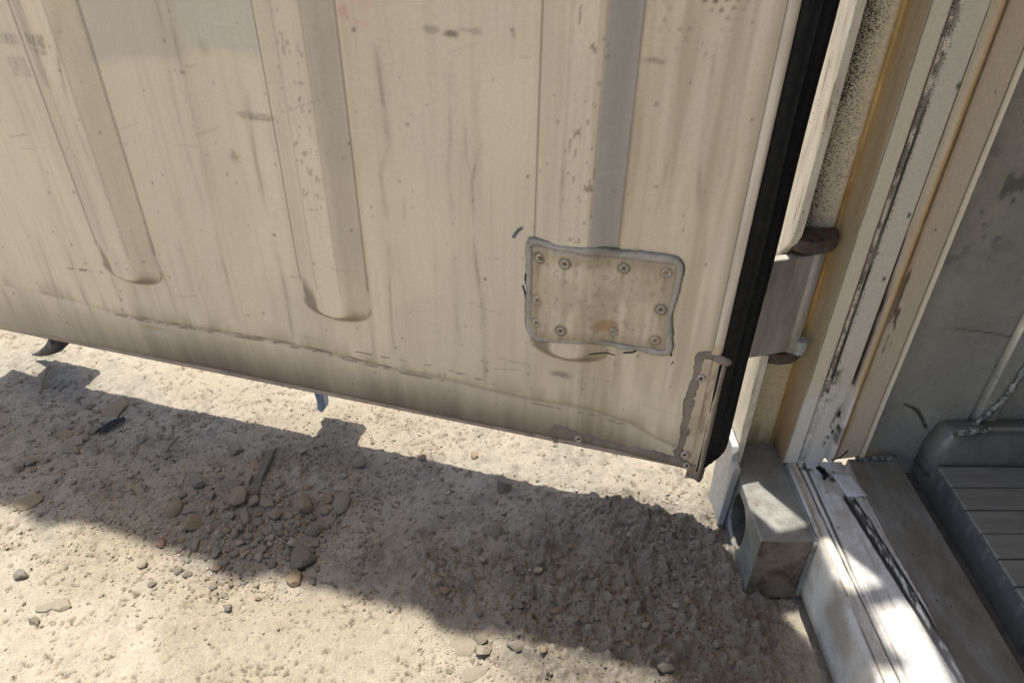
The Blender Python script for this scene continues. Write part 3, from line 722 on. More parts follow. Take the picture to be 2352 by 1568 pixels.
# edges of the ribs carry a fine dark line
for rc in RIBS:
    for dxr, a in ((-0.053, 0.7), (0.053, 0.65), (-0.018, 0.30), (0.018, 0.22)):
        col = mixc(col, (0.17, 0.14, 0.10), (1 - ss(0.0006, 0.0022, np.abs(Xd - rc - dxr))) * ss(0.225, 0.235, Zd) * a)
for rc in RIBS:
    t_ = np.hypot(Xd - rc, 2.0 * np.clip(0.196 - Zd, 0, None))
    cres = ss(0.018, 0.030, t_) * (1 - ss(0.048, 0.054, t_)) * (1 - ss(0.19, 0.225, Zd + 0.5 * (Xd - rc)))  # shade under the rounded rib ends painted in as dark crescents
    col = mixc(col, (0.16, 0.125, 0.092), cres * 0.75)
    col = mixc(col, (0.22, 0.17, 0.12), (1 - ss(0.0006, 0.003, np.abs(t_ - 0.053))) * (Zd < 0.2) * 0.6)
# chafed, flaking rib crowns
for rc, a in ((-0.2025, 1.0), (-0.548, 0.7)):
    on = (np.abs(Xd - rc) < 0.018) * ss(0.32, 0.36, Zd)
    fl = ss(0.55, 0.72, fbm(Xd * 210, Zd * 26, 110, 4)) * on
    col = mixc(col, (0.66, 0.57, 0.43), fl * a * 0.5)
    col = mixc(col, (0.20, 0.14, 0.08), ss(0.70, 0.76, fbm(Xd * 260, Zd * 90, 111, 3)) * on * a * 0.6)
sc1 = np.abs(((Xd + 0.212) - (Zd - 0.56) * 0.12) % 0.004 - 0.002) < 0.0006
col = mixc(col, (0.70, 0.63, 0.48), sc1 * ss(0.55, 0.57, Zd) * (np.abs(Xd + 0.212) < 0.008) * 0.7)
# smudges and specks
for (sx_, sz_, rx_, rz_, a) in ((-0.359, 0.586, 0.010, 0.005, 0.75), (-0.381, 0.590, 0.012, 0.005, 0.4), (-0.334, 0.592, 0.014, 0.004, 0.35), (-0.669, 0.409, 0.009, 0.009, 0.45), (-0.719, 0.513, 0.006, 0.003, 0.6), (-0.475, 0.582, 0.004, 0.003, 0.6), (-0.288, 0.596, 0.003, 0.003, 0.7), (-0.211, 0.142, 0.014, 0.007, 0.55), (-0.134, 0.578, 0.014, 0.004, 0.5), (-0.625, 0.469, 0.035, 0.004, 0.35), (-0.62, 0.464, 0.03, 0.003, 0.45), (-0.68, 0.545, 0.01, 0.01, 0.2)):
    d = np.hypot((Xd - sx_) / rx_, (Zd - sz_) / rz_) + 1.2 * (fbm(Xd * 160, Zd * 160, 112, 3) - 0.5)
    col = mixc(col, (0.14, 0.11, 0.07), (1 - ss(0.3, 1.2, d)) * a)
for (sx_, sz_, rx_, rz_, a) in ((-0.485, 0.602, 0.008, 0.010, 0.55), (-0.462, 0.612, 0.014, 0.012, 0.22), (-0.470, 0.59, 0.016, 0.006, 0.25)):
    d = np.hypot((Xd - sx_) / rx_, (Zd - sz_) / rz_) + 0.8 * (fbm(Xd * 90, Zd * 90, 113, 2) - 0.5)
    col = mixc(col, (0.68, 0.34, 0.30), (1 - ss(0.2, 1.2, d)) * a)
dots = np.zeros_like(Xd)
for i in range(260):
    sx_, sz_ = rng.uniform(-1.25, -0.02), rng.uniform(0.02, 0.66); r_ = rng.uniform(0.0008, 0.0022)
    ia, ib = np.searchsorted(dx_, (sx_ - 0.006, sx_ + 0.006)); ja, jb = np.searchsorted(dz_, (sz_ - 0.006, sz_ + 0.006))
    dots[ia:ib, ja:jb] = np.maximum(dots[ia:ib, ja:jb], (1 - ss(r_ * 0.5, r_ * 1.4, np.hypot(Xd[ia:ib, ja:jb] - sx_, (Zd[ia:ib, ja:jb] - sz_) * 0.8))) * rng.uniform(0.3, 0.9))
col = mixc(col, (0.10, 0.085, 0.06), dots * 0.8)
for i in range(46):
    sx_, sz_ = rng.uniform(-1.2, -0.03), rng.uniform(0.10, 0.64); L2 = rng.uniform(0.01, 0.05); an = rng.normal(0.25, 0.35)
    ia, ib = np.searchsorted(dx_, (sx_ - 0.06, sx_ + 0.06)); ja, jb = np.searchsorted(dz_, (sz_ - 0.03, sz_ + 0.03))
    if ib <= ia or jb <= ja: continue
    dd = polydist(Xd[ia:ib, ja:jb], Zd[ia:ib, ja:jb], [(sx_, sz_), (sx_ + L2 * math.cos(an), sz_ + L2 * math.sin(an) * 0.5)])
    col[ia:ib, ja:jb] = mixc(col[ia:ib, ja:jb], (0.26, 0.20, 0.13) if i % 3 else (0.80, 0.72, 0.58), (1 - ss(0.0003, 0.0016, dd)) * rng.uniform(0.15, 0.45))
# tread print of dots, upper right
jx = 0.004 * (fbm(Xd * 60, Zd * 60, 151, 2) - 0.5); U = (Xd * 0.80 + Zd * 0.6) + jx; V = (-Xd * 0.6 + Zd * 0.80) + 0.6 * jx
d = np.hypot((U % 0.0085) - 0.00425, ((V + 0.5 * (np.floor(U / 0.0085) % 2) * 0.011) % 0.011) - 0.0055)
reg = (1 - ss(0.4, 1.1, np.hypot((Xd + 0.095) / 0.055, (Zd - 0.640) / 0.050) + 0.5 * (fbm(Xd * 50, Zd * 50, 114, 2) - 0.5)))
col = mixc(col, (0.13, 0.10, 0.065), (1 - ss(0.0012, 0.0034, d + 0.003 * (fbm(Xd * 170, Zd * 170, 152, 2) - 0.5))) * reg * 0.85 * ss(0.3, 0.6, fbm(Xd * 45, Zd * 45, 153, 2)))
# scuffed dashes along the creases
def dashes(pts, a, sd, w=0.0014):
    d = polydist(Xd, Zd, pts)
    return (1 - ss(w * 0.5, w * 1.6, d)) * ss(0.42, 0.58, fbm(Xd * 75, Zd * 260, sd, 3)) * a
C2 = [(-0.965, 0.103), (-0.877, 0.100), (-0.776, 0.104), (-0.682, 0.107), (-0.555, 0.102), (-0.459, 0.096), (-0.389, 0.096)]
crs = np.maximum.reduce([dashes(C2, 1.0, 121), dashes([(x, z - 0.005) for x, z in C2], 0.75, 122), dashes([(-0.528, 0.116), (-0.383, 0.115), (-0.321, 0.105)], 0.7, 123, 0.001),
                         dashes([(-1.029, 0.176), (-0.962, 0.179)], 0.9, 124, 0.0013), dashes([(-0.252, 0.079), (-0.163, 0.080), (-0.103, 0.069)], 0.6, 125, 0.001), dashes([(-0.32, 0.103), (-0.27, 0.098)], 0.4, 126)])
col = mixc(col, (0.05, 0.038, 0.026), crs)
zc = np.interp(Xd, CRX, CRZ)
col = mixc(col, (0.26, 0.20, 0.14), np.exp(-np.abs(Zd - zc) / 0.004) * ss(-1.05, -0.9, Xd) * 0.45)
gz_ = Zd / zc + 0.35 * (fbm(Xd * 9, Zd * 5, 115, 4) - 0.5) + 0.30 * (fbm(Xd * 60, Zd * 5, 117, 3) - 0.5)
shade_grime = (1 - ss(-0.1, 1.2, gz_)) ** 0.75 * np.interp(Xd, [-1.3, -1.0, -0.85, -0.2, 0], [0.55, 0.7, 1.0, 1.0, 0.75])
col = mixc(col, (0.115, 0.087, 0.064), shade_grime * 0.90)  # shading towards the bottom edge painted in, along with patchy grime
above = (1 - ss(0.0, 0.045, Zd - zc)) * (Zd > zc) * ss(0.35, 0.65, fbm(Xd * 40, Zd * 6, 118, 3))
col = mixc(col, (0.34, 0.27, 0.19), above * 0.5)
# blue scratch
col = mixc(col, (0.02, 0.05, 0.085), (1 - ss(0.0010, 0.0032, polydist(Xd, Zd, [(-0.283, 0.349), (-0.278, 0.358), (-0.273, 0.363)]))) * 0.95)
col = mixc(col, (0.34, 0.285, 0.21), ss(-0.03, -0.017, Xd) * 0.5)
spk = 0.05 + 0.17 * ss(0.45, 0.65, fbm(Xd * 9, Zd * 7, 116, 3))
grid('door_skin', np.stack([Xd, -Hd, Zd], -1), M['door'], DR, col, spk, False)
MB().box(-1.36, -0.0005, 0.0215, 0.070, 0.0, 2.46).build('door_body', M['white_metal'], DR, 0.003)

def ribbon(name, pts, w, h, mat, base=None, step=0.004, wob=0.2, seed=1, dark=True, closed=False):
    """soft bead laid on the door skin"""
    rnd = random.Random(seed)
    if closed: pts = pts + [pts[0]]
    line = []
    for (a, b_), (c_, d_) in zip(pts[:-1], pts[1:]):
        k = max(1, int(math.hypot(c_ - a, d_ - b_) / step))
        for i in range(k): line.append((a + (c_ - a) * i / k, b_ + (d_ - b_) * i / k))
    line.append(pts[-1])
    L = np.array(line)
    for _ in range(3):
        q = L.copy(); q[1:-1] = (L[:-2] + 2 * L[1:-1] + L[2:]) / 4
        if closed: q[0] = q[-1] = (L[-2] + 2 * L[0] + L[1]) / 4
        L = q
    T = np.gradient(L, axis=0); T /= np.linalg.norm(T, axis=1)[:, None] + 1e-9
    Nn = np.stack([-T[:, 1], T[:, 0]], 1)
    k = np.arange(len(L))
    wl = w * (1 + wob * (2 * vn(k * 0.12, k * 0 + seed, 3) - 1) + wob * 0.6 * (2 * vn(k * 0.5, k * 0 + seed, 4) - 1))
    off = np.array([-1, -0.86, -0.5, 0, 0.5, 0.86, 1.0]); hh = np.array([-0.3, 0.45, 0.85, 1.0, 0.9, 0.5, -0.3])
    PX = L[:, None, 0] + Nn[:, None, 0] * off[None] * wl[:, None] / 2
    PZ = L[:, None, 1] + Nn[:, None, 1] * off[None] * wl[:, None] / 2
    if name == 'sealant_strip': hh = np.array([-0.3, 0.75, 1.0, 1.0, 0.95, 0.7, -0.3])
    hb = (base or skin_h)(PX, PZ)
    hv = h * hh[None] * (0.8 + 0.4 * vn(k * 0.3, k * 0 + seed, 6))[:, None] + 0.0006 * (vn(PX * 400, PZ * 400, seed) - 0.5)
    if name == 'sealant_bead':
        cc = np.array((0.38, 0.35, 0.305)); cd = np.array((0.04, 0.036, 0.032))
    else:
        cc = np.array((0.25, 0.205, 0.165)); cd = np.array((0.085, 0.065, 0.05))
    e = (np.array([1, 0.75, 0.1, 0, 0.05, 0.7, 1.0]) if name == 'sealant_bead' else np.array([0.8, 0.35, 0.1, 0, 0.05, 0.3, 0.8]))[None, :] * (0.35 + 0.9 * vn(k * 0.16, k * 0 + seed, 7))[:, None]
    colr = mixc(np.broadcast_to(cc, PX.shape + (3,)) * (0.75 + 0.5 * fbm(PX * 60, PZ * 60, seed, 3))[..., None], cd, np.clip(e, 0, 1))
    return np.stack([PX, -(hb + hv), PZ], -1), colr

M['bead'] = painted('sealant_paint', 0.5, 0, 0.12, 200, 0.0005, spk=False)
# --- riveted repair patch over the middle of the right-hand rib
TOP = [(-0.262, 0.345), (-0.252, 0.344), (-0.230, 0.336), (-0.196, 0.333), (-0.149, 0.3475), (-0.110, 0.3485), (-0.078, 0.349)]
BOT = [(-0.259, 0.214), (-0.249, 0.199), (-0.201, 0.196), (-0.159, 0.209), (-0.112, 0.2115), (-0.067, 0.213)]
def up(pts): return [(p[0], p[1] + 1.05 * float(rib_h(np.array(p[0]), np.array(1.0), False))) + tuple(p[2:]) for p in pts]
TOP = up(TOP); BOT = up(BOT)
def patch_h(x, z):
    s_ = 0.0
    for k in (-0.006, 0, 0.006): s_ = s_ + rib_h(x + k, z + 0 * x + 0.05, True) / 3
    return s_ * 0.97 + 0.0022 + 0.0008 * (fbm(x * 30, z * 30, 131, 3) - 0.5)
S_, T_ = np.meshgrid(np.linspace(0, 1, 90), np.linspace(0, 1, 64), indexing='ij')
xl = -0.260 + 0.0 * T_; xr = -0.072 + 0.004 * (0.5 - T_)
Xp = xl + (xr - xl) * S_
zt = np.interp(Xp, [p[0] for p in TOP], [p[1] for p in TOP]); zb_ = np.interp(Xp, [p[0] for p in BOT], [p[1] for p in BOT])
Zp = zb_ + (zt - zb_) * T_
edge = np.minimum(np.minimum(S_, 1 - S_) * 30, np.minimum(T_, 1 - T_) * 20)
Hp = patch_h(Xp, Zp) - 0.004 * (1 - ss(0, 1, edge))
cp = np.empty(Xp.shape + (3,)); cp[:] = (0.69, 0.585, 0.435)
cp = mixc(cp, (0.44, 0.355, 0.24), ss(0.40, 0.65, fbm(Xp * 110, Zp * 9, 132, 4)) * 0.6)
cp = mixc(cp, (0.42, 0.34, 0.235), ss(0.45, 0.65, fbm(Xp * 24, Zp * 24, 133, 4)) * 0.45)
cp = mixc(cp, (0.40, 0.235, 0.105), (1 - ss(0.5, 1.1, np.hypot((Xp + 0.157) / 0.020, (Zp - 0.243) / 0.014) + 0.9 * (fbm(Xp * 70, Zp * 70, 134, 3) - 0.5))) * 0.65)
cp = mixc(cp, (0.30, 0.23, 0.15), (1 - ss(0.2, 0.8, edge / 5)) * 0.5)
cp = mixc(cp, (0.14, 0.10, 0.06), ss(0.64, 0.76, fbm(Xp * 220, Zp * 120, 135, 3)) * 0.3)
RIV = [(-0.246, 0.325, 'd'), (-0.211, 0.315, 'd'), (-0.140, 0.330, 'd'), (-0.088, 0.333, 'l'), (-0.088, 0.279, 'd'), (-0.089, 0.231, 'r'), (-0.144, 0.234, 'l'), (-0.211, 0.214, 'd'), (-0.2465, 0.226, 'l'), (-0.2470, 0.262, 'l')]
RIV = up(RIV)
for rx_, rz_, kind in RIV:
    dd = np.hypot(Xp - rx_, Zp - rz_)
    cp = mixc(cp, (0.09, 0.07, 0.05) if kind == 'd' else (0.24, 0.15, 0.08), (1 - ss(0.0055, 0.011, dd)) * (0.85 if kind != 'l' else 0.5))
    cp = mixc(cp, (0.20, 0.15, 0.09), (1 - ss(0.001, 0.004, np.abs(Xp - rx_ + 0.002 * (vn(Zp * 60, Zp * 0, 136) - 0.5)))) * ss(rz_ - 0.06, rz_, Zp) * (Zp < rz_) * 0.45)
Hp = Hp + 0.0
RP = grid('repair_patch', np.stack([Xp, -Hp, Zp], -1), M['door'], DR, cp, 0.12 + 0 * Xp, False)
so_ = RP.modifiers.new('solid', 'SOLIDIFY'); so_.thickness = 0.0018; so_.offset = 1
border = [(-0.2625, 0.347), (-0.252, 0.3475), (-0.232, 0.3385), (-0.213, 0.3345), (-0.196, 0.3345), (-0.172, 0.3405), (-0.150, 0.3475), (-0.110, 0.3495), (-0.079, 0.3500), (-0.0735, 0.344), (-0.0730, 0.31), (-0.0755, 0.285), (-0.0765, 0.262), (-0.0740, 0.24), (-0.0690, 0.2155), (-0.078, 0.2115), (-0.112, 0.2125), (-0.137, 0.2105), (-0.159, 0.2105), (-0.175, 0.2065), (-0.201, 0.1975), (-0.227, 0.1965), (-0.249, 0.1995), (-0.2585, 0.213), (-0.2600, 0.24), (-0.2600, 0.285), (-0.2610, 0.32)]
border = up(border)
def over_h(x, z): return np.maximum(patch_h(x, z) - 0.0012, skin_h(x, z)) * 0.9
P_, c_ = ribbon('sealant_bead', border, 0.0112, 0.0040, None, over_h, 0.003, 0.28, 4, True, True)
grid('sealant_bead', P_, M['bead'], RP, c_)
def screw(name, x, z, h, par, tint=1.0):
    b = MB()
    nseg = 14
    prof = [(0.0060, 0.0), (0.0060, 0.0012), (0.0053, 0.0030), (0.0040, 0.0034), (0.0030, 0.0012), (0.0020, 0.0012)]
    vs = [(x + r * math.cos(2 * math.pi * k / nseg), -(h + d), z + r * math.sin(2 * math.pi * k / nseg)) for r, d in prof for k in range(nseg)]
    fs = [(i * nseg + k, i * nseg + (k + 1) % nseg, (i + 1) * nseg + (k + 1) % nseg, (i + 1) * nseg + k) for i in range(len(prof) - 1) for k in range(nseg)]
    b.add(vs, fs, 0)
    vs2 = [(x + 0.0021 * math.cos(2 * math.pi * k / nseg), -(h + 0.00125), z + 0.0021 * math.sin(2 * math.pi * k / nseg)) for k in range(nseg)]
    b.add(vs2, [tuple(range(nseg))], 1)
    return b.build(name, [M['rivet'], M['hole_black']], par, smooth=True)
for i, (rx_, rz_, kind) in enumerate(RIV):
    hh = float(patch_h(np.array(rx_), np.array(rz_)))
    screw('rivet', rx_, rz_, hh + 0.0003, RP)
# thin drips of black sealant round the patch
for pts, r in (([(-0.2655, 0.299), (-0.2665, 0.29), (-0.2645, 0.283)], 0.0013), ([(-0.2695, 0.280), (-0.2665, 0.270), (-0.2645, 0.258), (-0.2650, 0.246)], 0.0011), ([(-0.2585, 0.208), (-0.252, 0.1985), (-0.2475, 0.197)], 0.0012), ([(-0.172, 0.1955), (-0.150, 0.1945), (-0.139, 0.193)], 0.0007), ([(-0.128, 0.1995), (-0.116, 0.203), (-0.111, 0.2075)], 0.0012), ([(-0.0665, 0.2125), (-0.066, 0.208)], 0.0013), ([(-0.062, 0.200), (-0.0635, 0.194)], 0.0006)):
    q = [(x, -float(skin_h(np.array(x), np.array(z)) + r * 0.5), z) for x, z in pts]
    MB().tube(q, [r] * len(q), 6).build('sealant_drip', M['plastic'], RP, smooth=True)

# --- brown sealant strip round the mended corner
for pts, w, sd in (([(-0.004, 0.219), (-0.020, 0.2205), (-0.030, 0.2175), (-0.0285, 0.200), (-0.0285, 0.180), (-0.031, 0.150), (-0.0300, 0.115), (-0.0290, 0.082), (-0.0300, 0.055), (-0.034, 0.040)], 0.0125, 21),
                   ([(-0.219, 0.036), (-0.212, 0.032), (-0.180, 0.026), (-0.148, 0.024), (-0.110, 0.022), (-0.075, 0.021), (-0.045, 0.022), (-0.018, 0.019), (-0.006, 0.017)], 0.022, 22),
                   ([(-0.218, 0.026), (-0.216, 0.012), (-0.213, 0.002)], 0.010, 23), ([(-0.036, 0.045), (-0.031, 0.030), (-0.022, 0.018)], 0.010, 24)):
    P_, c_ = ribbon('sealant_strip', pts, w, 0.0019, None, None, 0.003, 0.32, sd)
    grid('sealant_strip', P_, M['bead'], DR, c_)
for x, z in ((-0.0225, 0.183), (-0.023, 0.043), (-0.178, 0.026), (-0.017, 0.022)):
    screw('screw', x, z, float(skin_h(np.array(x), np.array(z))) + 0.0022, DR)
# light trim down the hinge-side edge, broken off above the mended corner
zt_ = np.concatenate([np.arange(0.224, 0.68, 0.006), [0.9, 1.6, 2.46]])
uu = np.linspace(0, 1, 8)
Uu, Zt = np.meshgrid(uu, zt_, indexing='ij')
Xt = -0.0160 + 0.0150 * Uu - 0.003 * (Zt < 0.2255) * (1 - Uu)
Ht = 0.0005 + 0.0045 * np.sin(np.pi * np.clip(Uu, 0, 1)) ** 0.55
Ht = Ht - 0.02 * (Uu > 0.97)
ct = np.empty(Xt.shape + (3,)); ct[:] = (0.70, 0.61, 0.50)
ct = mixc(ct, (0.40, 0.33, 0.26), ss(0.45, 0.7, fbm(Xt * 200, Zt * 8, 141, 3)) * 0.5)
ct = mixc(ct, (0.10, 0.08, 0.06), (1 - ss(0.02, 0.12, Uu)) * 0.85)
ct = mixc(ct, (0.45, 0.29, 0.14), (1 - ss(0.225, 0.25, Zt)) * ss(0.35, 0.6, fbm(Xt * 250, Zt * 90, 142, 3)) * 0.8)
grid('edge_trim', np.stack([Xt, -Ht, Zt], -1), M['door'], DR, ct, 0.10 + 0 * Xt, False)
Ub, Zb = np.meshgrid(np.linspace(0, 1, 12), np.arange(-0.004, 0.2181, 0.004), indexing='ij')
cb = np.empty(Ub.shape + (3,)); cb[:] = (0.58, 0.475, 0.33)
cb = mixc(cb, (0.16, 0.12, 0.09), ss(0.5, 0.9, Ub) * 0.9)
cb = mixc(cb, (0.2, 0.14, 0.09), ss(0.45, 0.65, fbm(Ub * 4, Zb * 40, 143, 3)) * 0.5)
cb = mixc(cb, (0.15, 0.115, 0.095), ss(0.62, 0.72, Ub + 0.12 * (fbm(Ub * 3, Zb * 60, 144, 3) - 0.5)) * 0.9)
cb = mixc(cb, (0.13, 0.10, 0.08), (1 - ss(0.0, 0.035, Zb)) * 0.7)
grid('edge_strip', np.stack([-0.0160 + 0.0255 * Ub + 0.002 * (fbm(Zb * 40, Zb * 0, 145, 3) - 0.5) * (Ub > 0.8), -0.0012 - 0.0052 * ss(0.5, 0.75, Ub) + 0.012 * ss(0.86, 1.0, Ub) + 0.0012 * (fbm(Ub * 4, Zb * 50, 146, 3) - 0.5), Zb], -1), M['door'], DR, cb, 0.1 + 0 * Ub, False)
# thin mended corner plate
pcx, pcz = np.meshgrid(np.linspace(0, 1, 14), np.linspace(0, 1, 40), indexing='ij')
PXc = -0.027 + 0.013 * pcx; PZc = 0.036 + 0.178 * pcz
cpl = np.empty(PXc.shape + (3,)); cpl[:] = (0.60, 0.49, 0.345)
cpl = mixc(cpl, (0.42, 0.33, 0.23), ss(0.4, 0.65, fbm(PXc * 60, PZc * 30, 147, 3)) * 0.5)
cpl = mixc(cpl, (0.25, 0.19, 0.14), (1 - ss(0.02, 0.12, pcz)) * 0.6)
grid('corner_plate', np.stack([PXc, -skin_h(PXc, PZc) - 0.0014, PZc], -1), M['door'], DR, cpl, 0.1 + 0 * PXc, False)
# rubber gasket round the hinge edge: two lips and a middle rib
gp = [(-0.0035, 0.022), (-0.0030, -0.0022), (0.004, -0.0052), (0.010, -0.0045), (0.0138, -0.0030), (0.0150, -0.0042), (0.0162, -0.0040), (0.0172, -0.0024), (0.024, -0.0012), (0.029, 0.0022), (0.0312, 0.007), (0.028, 0.014), (0.016, 0.022)]
b = MB()
zs_ = [0.0] + [0.07 + 0.05 * k for k in range(48)]
for k, z in enumerate(zs_):
    pass
vs = []
for k, z in enumerate(zs_):
    for (gx_, gy_) in gp:
        zz_ = z
        if k == 0: zz_ = 0.012 + 0.046 * max(0, gx_) / 0.030
        vs.append((gx_ + 0.0006 * math.sin(z * 21) * (k > 0), gy_ + 0.0008 * math.sin(z * 17 + gx_ * 200), zz_))
n_ = len(gp)
fs = [(k * n_ + i, k * n_ + (i + 1) % n_, (k + 1) * n_ + (i + 1) % n_, (k + 1) * n_ + i) for k in range(len(zs_) - 1) for i in range(n_)]
fs += [tuple(range(n_))[::-1], tuple(range((len(zs_) - 1) * n_, len(zs_) * n_))]
b.add(vs, fs)
b.build('edge_gasket', M['rubber'], DR, 0, True)
# lump of sealant where the trim is broken
MB().tube([(-0.012, -0.004, 0.2195), (-0.002, -0.006, 0.2185), (0.006, -0.006, 0.2175), (0.011, -0.004, 0.2165)], [0.004, 0.0062, 0.0056, 0.002], 10).build('sealant_lump', M['sealb'], DR, smooth=True)
# folded lower edge
MB().prism([(0.0135, 0.0150), (0.0085, 0.0115), (0.0080, 0.0060), (0.0110, 0.0020), (0.0212, -0.0010), (0.0212, 0.0060), (0.0180, 0.0150)], -1.36, -0.004, 'x').build('lower_edge_fold', plain('pink_grey_fold', (0.42, 0.33, 0.26), 0.5, 0, 0.2, 60, (0.2, 0.14, 0.1), (0.55, 0.7)), DR, 0.001)
# hinge blade reaching into the post channel
Rz = Matrix.Rotation(TH, 3, 'Z')
def w2d(x, y, z): return Rz @ (Vector((x, y, z)) - DOOR_O)
def blade(z0, z1):
    a = Vector((0.004, 0.056, 0)); e = w2d(0.4005, 0.836, 0); e.z = 0
    d = (e - a).normalized(); nrm = Vector((-d.y, d.x, 0)) * 0.006
    poly = [a - nrm, e - nrm, e + d * 0.003, e + nrm, a + nrm]
    return MB().prism([(p.x, p.y) for p in poly], z0, z1).build('hinge_blade', M['blade'], DR, 0.002)
blade(0.325 - 0.150, 0.480 - 0.150)
hb_ = w2d(0.4035, 0.8375, 0)
MB().tube([(hb_.x, hb_.y, 0.1735), (hb_.x, hb_.y, 0.335)], 0.0105, 14).build('hinge_knuckle', M['blade'], DR, 0.001, True)
blade(1.15, 1.31); blade(2.05, 2.21)
# locking rods on the outer face, ending in cams just below the door
def rod(x, mat, hook):
    p = MB().tube([(x, 0.100, -0.055), (x, 0.100, 2.5)], 0.0165, 14).build('locking_rod', M['rod'], DR, smooth=True)
    MB().box(x - (0.030 if not hook else 0.058), x + (0.046 if not hook else 0.052), 0.0705, 0.122, -0.020, 0.06).build('rod_bracket', M['rod'], p, 0.004)
    if not hook:
        MB().prism([(x - 0.030, -0.060), (x - 0.026, -0.100), (x - 0.028, -0.120), (x - 0.020, -0.126), (x - 0.011, -0.114), (x - 0.008, -0.060)][::-1], 0.094, 0.113, 'y').build('rod_cam', mat, p, 0.003)
    else:
        pts = [(x + 0.012, 0.098, -0.050), (x + 0.006, 0.098, -0.078), (x - 0.012, 0.098, -0.096), (x - 0.034, 0.098, -0.112), (x - 0.062, 0.098, -0.127), (x - 0.080, 0.096, -0.132)]
        MB().tube(pts, [0.017, 0.019, 0.016, 0.011, 0.006, 0.002], 10).build('rod_cam', mat, p, smooth=True)
        MB().box(x - 0.040, x + 0.046, 0.090, 0.112, -0.060, -0.012).build('rod_cam', mat, p, 0.004)
rod(-0.652, M['bluegrey'], False)
rod(-1.243, M['rod'], True)

# ------------------------------------------------------------------ stones, sticks and gravel
TONE = {'g': ((0.29, 0.262, 0.218), 'grey'), 'b': ((0.275, 0.268, 0.245), 'blue-grey'), 't': ((0.34, 0.26, 0.17), 'tan'), 'd': ((0.215, 0.200, 0.175), 'dark grey'), 'p': ((0.35, 0.245, 0.18), 'pinkish'), 'r': ((0.33, 0.18, 0.13), 'reddish'), 'w': ((0.45, 0.40, 0.32), 'pale')}
for k, (cc, nm) in TONE.items():
    M['st_' + k] = plain('stone_' + nm.replace('-', '_').replace(' ', '_'), cc, 0.9, 0, 0.22, 110, (0.34, 0.275, 0.19), (0.45, 0.62), bdist=0.0016, spec=0.15)
ROCK = {}
def rock(v, tone, sub=2):
    if (v, tone, sub) in ROCK: return ROCK[(v, tone, sub)]
    bm = bmesh.new(); bmesh.ops.create_icosphere(bm, subdivisions=sub + 1, radius=0.5)
    r = random.Random(v * 13 + 5)
    planes = []
    for _ in range(15):
        d = Vector((r.gauss(0, 1), r.gauss(0, 1), r.gauss(0, 0.8))).normalized(); planes.append((d, r.uniform(0.22, 0.38)))
    for vt in bm.verts:
        p = vt.co.copy()
        for d, t in planes:
            k = p.dot(d)
            if k > t: p -= d * (k - t) * 0.97
        p += Vector((r.uniform(-1, 1), r.uniform(-1, 1), r.uniform(-1, 1))) * 0.008
        vt.co = p
    lo = [min(vt.co[i] for vt in bm.verts) for i in range(3)]; hi = [max(vt.co[i] for vt in bm.verts) for i in range(3)]
    for vt in bm.verts:
        vt.co = Vector([(vt.co[i] - (lo[i] + hi[i]) / 2) / (hi[i] - lo[i]) for i in range(3)])
    me = bpy.data.meshes.new('stone'); bm.to_mesh(me); bm.free()
    me.materials.append(M['st_' + tone]); me.polygons.foreach_set('use_smooth', [True] * len(me.polygons))
    ROCK[(v, tone, sub)] = me
    return me

